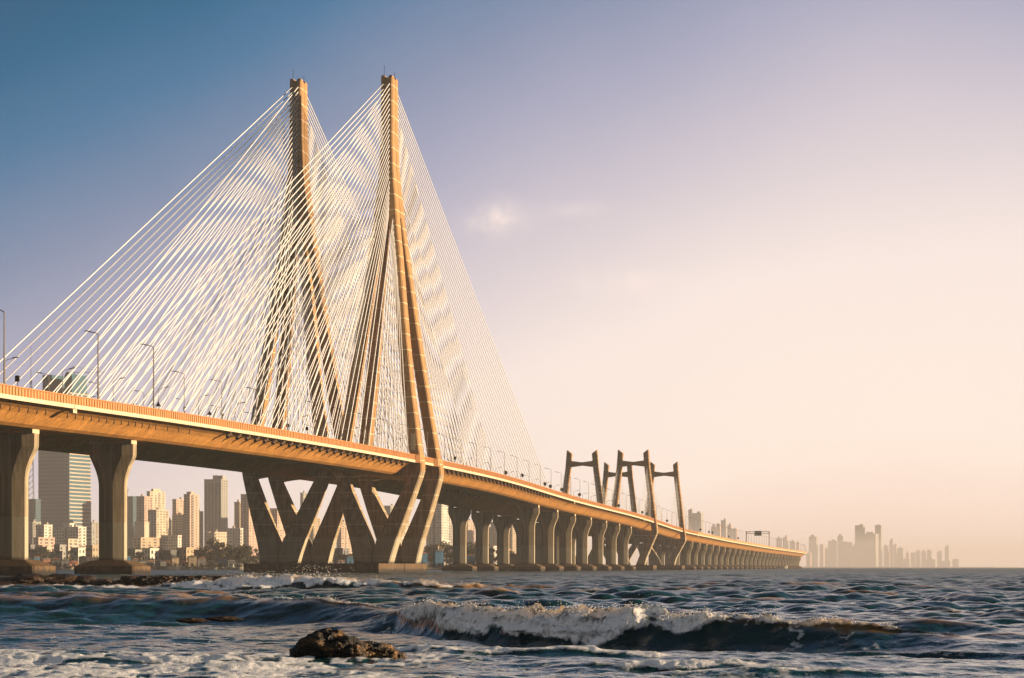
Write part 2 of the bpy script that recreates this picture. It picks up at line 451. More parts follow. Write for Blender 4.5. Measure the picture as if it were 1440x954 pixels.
# ------------------------------------------------------------------ short pylons and their cables
def short_pylon(s, off, label):
    x, y, a = axis(s)
    t = thing('short_pylon', label, 'bridge pylon', P(s, off, 0), -a, 'short H-shaped pylons')
    zp = zpar(s)
    zk = zp - 6.5
    H = 55.5
    for sl in (-1, 1):
        m = MB()
        def ring(z, l, w, d): return [(px, py, z) for px, py in chamfer_rect(sl * l, 0, w, d, 0.28)]
        m.loft([ring(2.3, 3.4, 4.2, 4.6), ring(6, 4.6, 3.8, 4.4), ring(zk, 9.9, 2.9, 3.8), ring(zk + 2.2, 9.9, 2.8, 3.7)])
        m.build('lower_leg', M_leg, t)
        m = MB()
        r = [ring(zk + 2.204, 9.9, 2.8, 3.7), ring(zp, 9.35, 2.7, 3.6), ring(H - 8, 6.5, 2.5, 3.3)]
        top = [(p[0], p[1], H - 1.2 + (1.6 if abs(p[0]) > 5.95 else 0)) for p in ring(H, 5.9, 2.4, 3.2)]
        m.loft(r + [top]); m.build('upper_leg', M_pylon, t)
    b = MB(); rings = []
    for xx in np.linspace(-5.6, 5.6, 13):
        e = 0.75 + 0.75 * (abs(xx) / 5.6)
        rings.append([(xx, -1.1, H - 6 - e), (xx, 1.1, H - 6 - e), (xx, 1.1, H - 6 + e), (xx, -1.1, H - 6 + e)])
    b.loft(rings); b.build('cross_beam', M_pylon, t)
    b = MB(); b.box(-8.9, 8.9, -1.5, 1.5, zp - 7.9, zp - 5.4); b.build('lower_cross_beam', M_leg, t)
    c = MB(); c.box(-10, 10, -7, 7, -1, 2.32); c.build('pile_cap', M_cap, t)
    return H
S_SH = [495.0, 621.0]
short = []
for off, w in ((0.0, 'near'), (GAP, 'far')):
    for s, d in zip(S_SH, ('first', 'second')):
        H = short_pylon(s, off, f'{d} short H-shaped concrete pylon on the {w} carriageway')
        for sd, wd in ((-1, 'left'), (1, 'right')):
            for pl, wp in ((-1, 'rear'), (1, 'front')):
                for i in range(9):
                    a = P(s + sd * (9 + 5.6 * i), off + pl * 9.1, zpar(s + sd * (9 + 5.6 * i)) - 1.4)
                    zt = 36 + 11.5 * i / 8
                    l = np.interp(zt, [25, H - 8, H], [9.35, 6.5, 5.9])
                    short.append((a, P(s + sd * 1.2, off + pl * l, zt), w, d, wp, wd))
# the tall fans hold 288 stays; 12 of the short pylons' stays are single objects, the rest one mesh
rest = MB(); n_ind = 0
for a, b, w, d, wp, wd in short:
    if w == 'near' and wp == 'front' and n_ind < 12:
        n_ind += 1
        cable(a, b, 0.07, f'thin stay cable on the {wd} side of the {d} short pylon, near carriageway', f'{wd} cables of the {d} near short pylon')
    else:
        rest.tube([a, b], 0.07, 5)
tag(rest.build('stay_cables', M_cable), 'remaining thin stay cables of the short H-shaped pylons', 'stay cables', kind='stuff')

# ------------------------------------------------------------------ lamp posts, signs, gantry
def lamp_proto(h, arm, label, group, rp):
    t = thing('street_lamp', label, 'street lamp', (0, 0, -50), 0, group)
    m = MB(); m.tube([(0, 0, -1.2), (0, 0, h)], rp, 6, rp * 0.65); m.build('pole', M_lamp, t)
    m = MB(); m.tube([(0, 0, h - .05), (-arm * .3, 0, h + .22), (-arm, 0, h + .42)], rp * 0.55, 5); am_ = m.build('arm', M_lamp, t)
    m = MB(); m.loft([[(-arm + .25, -.16, h + .36), (-arm + .25, .16, h + .36), (-arm + .25, .14, h + .52), (-arm + .25, -.14, h + .52)],
                      [(-arm - .75, -.13, h + .5), (-arm - .75, .13, h + .5), (-arm - .75, .1, h + .62), (-arm - .75, -.1, h + .62)]]); m.build('lamp_head', M_dark, am_)
    return t
def edge_s(px, l):
    t = (px - CX) / F
    return (OX + CA * l - t * (OY - SA * l)) / (t * CA - SA)
tall_lb = ['tall grey street lamp at the left edge of the photo', 'tall grey street lamp in front of the outermost cables, arm to the left',
           'third tall grey street lamp from the left, arm to the left']
pr = lamp_proto(10.4, 1.5, tall_lb[0], 'tall street lamps on the approach', 0.14)
for k, px in enumerate((6, 138, 216)):
    s = edge_s(px, 9.0); o = pr if k == 0 else copy_thing(pr, (0, 0, 0), label=tall_lb[k])
    o.location = P(s, 9.0, zpar(s)); o.rotation_euler = (0, 0, -A)
pr = None
def lamp_row(ss, l, flip, row, sizes=(7.0, 1.5, 0.085)):
    first = None
    for k, s in enumerate(ss):
        lb = f'slim grey street lamp in the row along the {row}'
        if first is None:
            first = lamp_proto(sizes[0], sizes[1], lb, f'street lamps along the {row}', sizes[2]); o = first
        else: o = copy_thing(first, (0, 0, 0))
        o.location = P(s, l, zpar(s)); o.rotation_euler = (0, 0, -axis(s)[2] + (math.pi if flip else 0))
near = [edge_s(px, 9.0) for px in (259, 312)]
s = near[-1] + 22
while s < 1000:
    if min(abs(s + 10.3), abs(s - 10.3)) > 4: near.append(s)
    s += 22
while s < 1900: near.append(s); s += 26
lamp_row(near, 9.0, False, 'right parapet of the near carriageway')
lamp_row(list(np.arange(-230, 480, 25)), -9.0, True, 'inner parapet of the near carriageway')
lamp_row(list(np.arange(-196, 480, 25)), GAP + 9.0, False, 'inner parapet of the far carriageway')
lamp_row(list(np.arange(-180, 480, 25)), GAP - 9.0, True, 'outer parapet of the far carriageway')

def disc_sign(px, h, label):
    s = edge_s(px, 8.7)
    t = thing('road_sign', label, 'road sign', P(s, 8.7, zpar(s)), -A, 'round signs on the parapet')
    m = MB(); m.tube([(0, 0, -1.2), (0, 0, h)], 0.05, 5); m.build('post', M_lamp, t)
    m = MB(); m.loft([[(0.62 * math.cos(k * math.pi / 10), y, h + 0.62 * math.sin(k * math.pi / 10)) for k in range(20)] for y in (-.09, -.03)]); m.build('disc', M_dark, t)
for k, (px, h) in enumerate(((711, 1.2), (734, 1.9), (766, 1.5), (774, 1.35), (790, 1.5), (815, 1.6))):
    disc_sign(px, h, ORD[k] + ' dark round road sign from the left, on the near parapet')
for k, (px, h) in enumerate(((870, 1.5), (903, 1.6), (909, 1.5), (938, 1.7), (985, 2.0), (997, 1.8), (1002, 1.9), (1025, 1.8), (1038, 1.9))):
    disc_sign(px, h, ORD[k] + ' small dark round sign beyond the first short pylon')
def box_sign(px, h, w, hh, label, group):
    s = edge_s(px, 8.6)
    t = thing('traffic_sign', label, 'traffic sign', P(s, 8.6, zpar(s)), -A, group)
    m = MB(); m.tube([(0, 0, -1.2), (0, 0, h + hh)], 0.06, 5); m.build('post', M_lamp, t)
    m = MB(); m.loft([[(x, y, z) for x, z in ((-w + .12, h), (w - .12, h), (w, h + .12), (w, h + hh - .12), (w - .12, h + hh), (-w + .12, h + hh), (-w, h + hh - .12), (-w, h + .12))] for y in (-.3, -.07)]); m.build('panel', M_dark, t)
for k, (px, h, w, hh, lb) in enumerate(((25, 1.0, .32, .9, 'dark square sign beside the outermost cable anchor'), (138.5, .9, .16, .7, 'small dark box sign on the second tall lamp post foot'),
        (260, .8, .2, .65, 'small dark box sign beside the first slim street lamp'), (313, .9, .22, .65, 'small dark box sign left of the left pylon legs'),
        (405, 1.0, .3, .75, 'dark square sign between the left pylon legs'), (432, 1.1, .3, .75, 'dark square sign near the middle of the left pylon legs'), (640, 1.3, .36, .9, 'dark square sign just right of the right pylon leg'))):
    box_sign(px, h, w, hh, lb, 'square signs on the parapet')
for px, lb in ((223, 'dark triangular warning sign, the left one of two'), (295, 'dark triangular warning sign, the right one of two')):
    s = edge_s(px, 8.6)
    t = thing('warning_sign', lb, 'traffic sign', P(s, 8.6, zpar(s)), -A, 'triangular warning signs')
    m = MB(); m.tube([(0, 0, -1.2), (0, 0, 1.6)], 0.05, 5); m.build('post', M_lamp, t)
    m = MB(); m.loft([[(x, y, z) for x, z in ((-.45, .75), (.45, .75), (0, 1.55))] for y in (-.12, -.06)]); m.build('panel', M_dark, t)

# sign gantry over the near carriageway, far along the viaduct
s = edge_s(1082, 9.2)
t = thing('sign_gantry', 'dark steel sign gantry with green board over the far viaduct', 'sign gantry', P(s, 0, zpar(s) - 1.2), -A)
zz = 13.0
for sx in (-1, 1):
    m = MB(); m.tube([(sx * 9.0, 0, 0), (sx * 9.0, 0, zz)], .34, 6); m.build('post', M_dark, t)
m = MB()
for z in (zz, zz - 1.6): m.tube([(-9.4, 0, z), (9.4, 0, z)], .2, 5)
for k in range(9): m.tube([(-8.5 + k * 2, 0, zz), (-7.5 + k * 2, 0, zz - 1.6)], .1, 4)
m.build('truss', M_dark, t)
m = MB(); m.box(-2.6, 3.0, -.5, -.25, zz - 3.4, zz + .5); bd = m.build('sign_board', M_green, t)

# ------------------------------------------------------------------ sky, sun, haze
def lin(c): return tuple(((x / 255) / 12.92 if x / 255 <= 0.04045 else ((x / 255 + 0.055) / 1.055) ** 2.4) for x in c)
SUN_AZ, SUN_EL = R(84), R(11)                 # azimuth from the view axis towards the right
SKY_GAIN = 0.535
w = bpy.data.worlds.new('World'); scene.world = w; w.use_nodes = True
nt = w.node_tree; L = nt.links.new
bg = nt.nodes['Background']
sky = node(nt, 'ShaderNodeTexSky', sky_type='NISHITA', sun_disc=False, sun_elevation=SUN_EL, sun_rotation=SUN_AZ, air_density=1.5, dust_density=1.5)
tc = node(nt, 'ShaderNodeTexCoord')
sp = node(nt, 'ShaderNodeSeparateXYZ'); L(tc.outputs['Generated'], sp.inputs['Vector'])
def math_(op, a, b=None, c=None):
    n = node(nt, 'ShaderNodeMath', operation=op)
    for k, v in enumerate((a, b, c)):
        if v is None: continue
        if isinstance(v, (int, float)): n.inputs[k].default_value = v
        else: L(v, n.inputs[k])
    return n.outputs[0]
el = math_('MULTIPLY', math_('ARCSINE', sp.outputs['Z']), 180 / math.pi)
az = math_('MULTIPLY', math_('ARCTAN2', sp.outputs['X'], sp.outputs['Y']), 180 / math.pi)
el = math_('MAXIMUM', el, 0.0)
da = math_('SUBTRACT', 8.0, az)
# smooth hinge: steep fall-off to the left, gentle to the right
hin = math_('SQRT', math_('ADD', math_('MULTIPLY', da, da), 16.0))
u = math_('ADD', el, math_('ADD', math_('MULTIPLY', da, 0.155), math_('MULTIPLY', math_('SUBTRACT', hin, 4.0), 0.345)))
nz = node(nt, 'ShaderNodeTexNoise', i_Scale=9.0, i_Detail=4.0); L(tc.outputs['Generated'], nz.inputs['Vector'])
u = math_('ADD', u, math_('MULTIPLY', math_('SUBTRACT', nz.outputs['Fac'], 0.5), 1.6))
u = math_('DIVIDE', u, 100.0)
rp = ramp(nt, [(0.0, lin((250, 218, 204))), (0.03, lin((252, 234, 222))), (0.075, lin((242, 226, 220))), (0.105, lin((210, 199, 206))), (0.135, lin((166, 165, 188))),
               (0.16, lin((124, 138, 168))), (0.186, lin((62, 112, 152))), (0.206, lin((0, 92, 132))), (0.25, lin((0, 58, 98))), (0.36, lin((4, 46, 70))), (0.52, lin((24, 54, 68))), (0.8, lin((66, 76, 80)))])
L(u, rp.inputs['Fac'])
sc = node(nt, 'ShaderNodeVectorMath', operation='SCALE'); L(rp.outputs['Color'], sc.inputs[0]); sc.inputs['Scale'].default_value = SKY_GAIN / 0.05
mx = node(nt, 'ShaderNodeMix', data_type='RGBA'); mx.inputs['Factor'].default_value = 0.95
L(sky.outputs['Color'], mx.inputs['A']); L(sc.outputs['Vector'], mx.inputs['B'])
# three faint wisps of cloud
wn = node(nt, 'ShaderNodeTexNoise', i_Scale=38.0, i_Detail=6.0, i_Roughness=0.6); L(tc.outputs['Generated'], wn.inputs['Vector'])
tot = None
for px, py, wx, wy, k in ((697, 308, 34, 22, 1.0), (880, 400, 80, 20, .5), (800, 295, 40, 10, .4), (1310, 606, 60, 9, .3)):
    a0, e0 = math.degrees(math.atan((px - CX) / F)), math.degrees(math.atan((HY - py) / F))
    g1 = math_('DIVIDE', math_('SUBTRACT', az, a0), wx / F * 57.3); g2 = math_('DIVIDE', math_('SUBTRACT', el, e0), wy / F * 57.3)
    g = math_('MULTIPLY', math_('EXPONENT', math_('MULTIPLY', math_('ADD', math_('MULTIPLY', g1, g1), math_('MULTIPLY', g2, g2)), -1.0)), k)
    tot = g if tot is None else math_('ADD', tot, g)
wf = node(nt, 'ShaderNodeMath', operation='MULTIPLY', use_clamp=True).outputs[0].node
L(math_('MULTIPLY', math_('SUBTRACT', wn.outputs['Fac'], 0.36), 3.2), wf.inputs[0]); L(tot, wf.inputs[1])
wm = node(nt, 'ShaderNodeMix', data_type='RGBA'); L(wf.outputs[0], wm.inputs['Factor']); L(mx.outputs['Result'], wm.inputs['A'])
wm.inputs['B'].default_value = (*[c * SKY_GAIN / 0.05 for c in lin((252, 232, 220))], 1)
L(wm.outputs['Result'], bg.inputs['Color']); bg.inputs['Strength'].default_value = 0.05

sun = bpy.data.lights.new('sun', 'SUN'); sun.energy = 5.0; sun.angle = R(0.9); sun.color = (1.0, 0.73, 0.46)
so = bpy.data.objects.new('sun', sun); col.objects.link(so)
sd = Vector((math.sin(SUN_AZ) * math.cos(SUN_EL), math.cos(SUN_AZ) * math.cos(SUN_EL), math.sin(SUN_EL)))
so.rotation_euler = sd.to_track_quat('Z', 'Y').to_euler(); so.location = (300, 300, 200)

hm = bpy.data.materials.new('haze_air'); hm.use_nodes = True
hn = hm.node_tree
for n in list(hn.nodes):
    if n.type != 'OUTPUT_MATERIAL': hn.nodes.remove(n)
pv = hn.nodes.new('ShaderNodeVolumePrincipled')
pv.inputs['Color'].default_value = (0.97, 0.95, 1.0, 1); pv.inputs['Density'].default_value = 0.000105; pv.inputs['Anisotropy'].default_value = 0.0
hn.links.new(pv.outputs['Volume'], hn.nodes['Material Output'].inputs['Volume'])
hb = MB(); hb.box(-9000, 9000, -300, 18000, -4, 136)
tag(hb.build('haze', hm), 'warm evening haze over the water', 'haze', kind='stuff')

# ------------------------------------------------------------------ sea
def hash2(ix, iy, seed):
    h = (ix.astype(np.int64) * 374761393 + iy.astype(np.int64) * 668265263 + seed * 1442695041) & 0xffffffff
    h = ((h ^ (h >> 13)) * 1274126177) & 0xffffffff
    return ((h ^ (h >> 16)) & 0xffff) / 65535.0
def vnoise(x, y, seed=0):
    ix, iy = np.floor(x), np.floor(y); fx, fy = x - ix, y - iy
    fx = fx * fx * (3 - 2 * fx); fy = fy * fy * (3 - 2 * fy)
    a = hash2(ix, iy, seed); b = hash2(ix + 1, iy, seed); c = hash2(ix, iy + 1, seed); d = hash2(ix + 1, iy + 1, seed)
    return (a * (1 - fx) + b * fx) * (1 - fy) + (c * (1 - fx) + d * fx) * fy
def fbm(x, y, seed=0, o=4):
    s = 0; a = 0.5; n = 0
    for k in range(o):
        s = s + a * vnoise(x * 2 ** k, y * 2 ** k, seed + k * 17); n += a; a *= 0.5
    return s / n

ys = [19.0]
while ys[-1] < 1400:
    y = ys[-1]; ys.append(y + 0.055 * max(1.0, (y / 40.0)) ** 1.45)
while ys[-1] < 24000: ys.append(ys[-1] * 1.035)
ys = np.array(ys); NX = 860
tx = np.linspace(-0.33, 0.33, NX)
Yg, Tg = np.meshgrid(ys, tx, indexing='ij')
Xg = Tg * Yg
Xg[:, 0] -= Yg[:, 0] * 1.2 + 40; Xg[:, -1] += Yg[:, 0] * 1.2 + 40
dY = np.gradient(ys)[:, None]; dX = (ys * (tx[1] - tx[0]))[:, None]
Hh = np.zeros_like(Yg); Dx = np.zeros_like(Yg); Dy = np.zeros_like(Yg)
lams = np.concatenate([np.geomspace(0.35, 2.0, 26), np.geomspace(2.0, 9.0, 24), np.geomspace(9, 34, 10)])
mod = 0.55 + 0.9 * fbm(Xg * 0.06, Yg * 0.035, 3, 3)
for k, lam in enumerate(lams):
    th = rng.normal(0, 0.5 if lam > 4 else 0.8) - 0.12
    kx, ky = math.sin(th) * 2 * math.pi / lam, -math.cos(th) * 2 * math.pi / lam
    amp = 0.0092 * lam ** 0.8 if lam < 9 else 0.030
    if lam < 3: amp *= 1.4
    gx = math.sin(th); gy = math.cos(th)
    step = np.maximum(dY * abs(gy), dX * abs(gx))
    att = np.clip((lam / (2.6 * step) - 1) / 1.5, 0, 1)
    ph = kx * Xg + ky * Yg + rng.uniform(0, 6.28)
    q = amp * att * (mod if lam < 9 else 1)
    near_calm = np.clip((Yg - 36) / 60, 0.16, 1) if lam > 2.5 else np.clip((Yg - 34) / 45, 0.3, 1)
    q = q * near_calm
    Hh += q * np.sin(ph)
    Dx += -q * 0.9 * gx * np.cos(ph); Dy += q * 0.9 * gy * np.cos(ph)
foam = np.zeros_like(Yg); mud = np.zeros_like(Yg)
wob = fbm(Xg * 0.5, Yg * 0.25, 41, 3) - 0.5

def crest(xs, yc, amp, lf, lb, fo, wob_a=0.8, trough=0.25, lumps=0.0, seed=1, mud_sun_k=1.0, front=None):
    """one wave: crest line (xs, yc), height, front and back length, share of the line that breaks."""
    lfm = float(np.max(lf))
    r0, r1 = np.searchsorted(ys, [min(yc) - 3 - 4.2 * lfm - max(front or [0]), max(yc) + 3 + 3.2 * lb])
    W = slice(r0, r1)
    X, Y = Xg[W], Yg[W]
    Yc = np.interp(X, xs, yc) + wob_a * (fbm(X * 0.45 + seed, X * 0 + seed, seed, 3) - 0.5) * 2
    Am = np.interp(X, xs, amp) * (0.82 + 0.36 * fbm(X * 1.1 + seed, X * 0 + 3, seed + 2, 3)); Fo = np.interp(X, xs, fo)
    Lf = np.interp(X, xs, lf) if np.ndim(lf) else lf
    d = Y - Yc
    prof = np.where(d > 0, np.exp(-(d / lb) ** 2 * 1.2), np.exp(-(np.abs(d) / Lf) ** 2.4))
    H = Hh[W] * (1 - 0.6 * np.exp(-(d / (lb * .8)) ** 2) * np.clip(Am * 3, 0, 1)) + Am * prof
    H -= trough * Am * np.exp(-((d + 2.6 * Lf) / (1.3 * Lf)) ** 2)
    fl = (np.interp(X, xs, front) if front is not None else Lf * 1.6) * (0.55 + 0.9 * fbm(X * 1.3 + 5, X * 0, seed + 9, 3))
    n = fbm(X * 3.0 + 9, d * 2.4, seed + 5, 4)
    infront = np.clip((fl + d) / 0.3, 0, 1) * np.clip((0.22 - d) / 0.25, 0, 1)
    core = np.clip(Fo * 1.6, 0, 1) * infront * np.clip(0.95 + (n - 0.5) * 2.0, 0, 1)
    back = Fo * np.clip((lb * 0.8 - d) / lb, 0, 1) * (d > 0) * np.clip((n - 0.55) * 5, 0, 0.6)
    fm = np.clip(np.maximum(core, back), 0, 1)
    foam[W] = np.maximum(foam[W], fm)
    if lumps:
        sc1 = 1.0 if np.mean(yc) < 100 else 0.45
        ln = sum(np.abs(fbm(X * f_ * sc1 + 3, d * f_ * 1.3 * sc1, seed + 31 + int(f_ * 10), 2) - 0.5) * 2 / a_ for f_, a_ in ((1.3, 1.0), (2.9, 1.7), (6.1, 3.2)))
        H += fm * lumps * (0.75 - ln) * 1.3
        l2 = sum(np.abs(fbm(X * f_ * sc1 + 13, H * f_ * 2.2 * sc1, seed + 71 + int(f_ * 10), 2) - 0.5) * 2 / a_ for f_, a_ in ((1.6, 1.0), (3.7, 1.7), (8.0, 3.0)))
        Dy[W] -= fm * lumps * 2.6 * (0.8 - l2)
    Hh[W] = H
    # stirred-up sand plus painted-in sunlight along the top of the wave
    md = mud_sun_k * np.clip(Am / 0.35, 0, 1) * np.clip((d + 0.62 * Lf) / (0.4 * Lf), 0, 1) * np.exp(-(np.maximum(d, 0) / (lb * 0.9)) ** 2) * np.clip(2.6 * fbm(X * 1.1, Y * 1.6, seed + 3, 4) - .62, 0, 1)
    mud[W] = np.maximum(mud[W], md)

# main breaker
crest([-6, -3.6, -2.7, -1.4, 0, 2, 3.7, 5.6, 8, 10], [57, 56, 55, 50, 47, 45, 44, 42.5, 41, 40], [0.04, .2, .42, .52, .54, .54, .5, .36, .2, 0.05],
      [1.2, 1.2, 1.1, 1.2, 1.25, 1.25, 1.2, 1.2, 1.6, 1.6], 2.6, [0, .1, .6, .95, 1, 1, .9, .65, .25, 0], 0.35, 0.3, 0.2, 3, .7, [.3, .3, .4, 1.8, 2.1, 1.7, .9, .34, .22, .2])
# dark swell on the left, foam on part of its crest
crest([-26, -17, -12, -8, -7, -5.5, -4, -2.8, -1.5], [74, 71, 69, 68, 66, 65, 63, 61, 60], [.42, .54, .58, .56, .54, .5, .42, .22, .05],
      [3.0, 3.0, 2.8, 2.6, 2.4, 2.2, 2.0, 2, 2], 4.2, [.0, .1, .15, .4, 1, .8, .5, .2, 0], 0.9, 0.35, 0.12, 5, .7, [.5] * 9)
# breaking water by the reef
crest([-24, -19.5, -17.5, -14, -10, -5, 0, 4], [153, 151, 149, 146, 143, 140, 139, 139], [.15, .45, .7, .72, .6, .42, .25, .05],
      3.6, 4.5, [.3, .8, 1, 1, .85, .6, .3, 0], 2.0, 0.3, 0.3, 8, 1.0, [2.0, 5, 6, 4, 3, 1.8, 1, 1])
# scattered smaller crests
for k, (px, Y, wpx, a, fo) in enumerate(((700, 112, 46, .42, .45), (640, 150, 70, .35, .5), (835, 118, 60, .3, .5), (1212, 104, 90, .38, .05), (1365, 92, 50, .32, .12),
        (930, 128, 70, .3, .12), (1085, 88, 90, .22, .1), (1420, 62, 70, .25, .4), (1340, 66, 80, .2, .35), (560, 185, 60, .3, .2), (1000, 175, 60, .3, .1), (1150, 160, 60, .34, .08),
        (1290, 135, 90, .34, .06), (860, 165, 60, .3, .1), (1400, 150, 60, .3, .1), (100, 92, 120, .28, .1), (260, 110, 100, .26, .15), (1180, 56, 120, .2, .02), (1300, 51, 130, .24, .02), (1420, 45, 90, .16, .05), (980, 62, 90, .16, .0))):
    x = at(px, Y); hw = wpx / 2 / F * Y
    crest([x - hw * 1.6, x - hw, x, x + hw, x + hw * 1.6], [Y + .8, Y + .3, Y, Y - .3, Y - .8], [0, a * .6, a, a * .7, 0], 1.0, 2.4, [0, fo * .5, fo, fo * .6, 0], 0.6, 0.2, 0.08, 20 + k, 1.0, [.6] * 5)
# thin broken lines of foam near the shore
for k, (x0, x1, y0, y1, fo) in enumerate(((-1.5, 2.2, 37.6, 36.6, .8), (1.0, 3.6, 33.2, 32.6, .8), (-8, -3.5, 35.0, 34.2, .85), (2.2, 4.4, 31.2, 31.0, .5), (5, 9, 39.5, 37.5, .3))):
    crest([x0 - 1, x0, (x0 + x1) / 2, x1, x1 + 1], [y0, y0, (y0 + y1) / 2, y1, y1], [0, .05, .08, .05, 0], .35, 1.0, [0, fo, fo, fo, 0], 0.5, 0.2, 0.05, 60 + k, .5, [.5] * 5)
# the wash: lacy sheets of foam, strongest in the left foreground
NR = np.searchsorted(ys, 175.0)
lace = np.zeros_like(Yg); cell = np.ones_like(Yg)
lace[:NR] = 0.5 * fbm(Xg[:NR] * 0.9 + 0.6 * wob[:NR], Yg[:NR] * 0.35, 71, 4) + 0.5 * fbm(Xg[:NR] * 4.2, Yg[:NR] * 1.5, 75, 4)
cell[:NR] = np.abs(fbm(Xg[:NR] * 3.4 + wob[:NR], Yg[:NR] * 1.3, 81, 3) - 0.5) * 2
mask = np.clip((39.6 - Yg + 3.0 * (fbm(Xg * .3, Yg * .3, 90, 2) - .5)) / 2.2, 0, 1) * np.clip((0.6 - Xg) / 2.5, 0.22, 1)
mask = np.where(Yg < 32, np.maximum(mask, 0.42), mask)
foam = np.maximum(foam, mask * np.clip((lace - 0.40) * 7, 0, 1) * np.clip(1.45 - cell * 2.0, 0, 1))
mask2 = np.clip((66 - Yg) / 8, 0, 1) * 0.40 + np.clip((170 - Yg) / 60, 0, 1) * 0.12
foam = np.maximum(foam, mask2 * np.clip((lace - 0.51) * 9, 0, 1) * np.clip(1.2 - cell * 3.5, 0, 1))
dr_ = np.sqrt(((Xg[:NR] + 2.46) / 1.25) ** 2 + ((Yg[:NR] - 35.5) / .95) ** 2) + .5 * (lace[:NR] - .5)
foam[:NR] = np.maximum(foam[:NR], np.exp(-((dr_ - .95) / .34) ** 2) * np.clip((lace[:NR] - .36) * 5, 0, 1))
# wash against the reef
for x0, x1, Yr in ((-36, -17.5, 151),):
    foam = np.maximum(foam, np.clip((Xg - x0) / 2, 0, 1) * np.clip((x1 - Xg) / 2, 0, 1) * np.exp(-((Yg - Yr + 3 * wob) / 3.0) ** 2) * np.clip((fbm(Xg * .9, Yg * .5, 99, 3) - .38) * 5, 0, 1))
Hh += foam * 0.055 * (fbm(Xg * 6, Yg * 6, 111, 2) - 0.3) * (Yg < 60)
Hh = np.where(Yg > 1500, 0, Hh)
rghA = np.clip(0.07 + 0.19 * np.log10(np.maximum(Yg, 40) / 40), 0.05, 0.42)
co = np.stack([Xg + Dx, Yg + Dy, Hh], -1).reshape(-1, 3).astype(np.float32)
ny = len(ys)
idx = np.arange(ny * NX).reshape(ny, NX)
quads = np.stack([idx[:-1, :-1], idx[:-1, 1:], idx[1:, 1:], idx[1:, :-1]], -1).reshape(-1, 4)
me = bpy.data.meshes.new('sea')
me.vertices.add(len(co)); me.vertices.foreach_set('co', co.ravel())
me.loops.add(quads.size); me.loops.foreach_set('vertex_index', quads.ravel().astype(np.int32))
me.polygons.add(len(quads)); me.polygons.foreach_set('loop_start', (np.arange(len(quads)) * 4).astype(np.int32))
me.update(calc_edges=True)
me.polygons.foreach_set('use_smooth', np.ones(len(quads), dtype=bool))
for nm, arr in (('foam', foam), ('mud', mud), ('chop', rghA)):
    at_ = me.attributes.new(nm, 'FLOAT', 'POINT'); at_.data.foreach_set('value', arr.ravel().astype(np.float32))

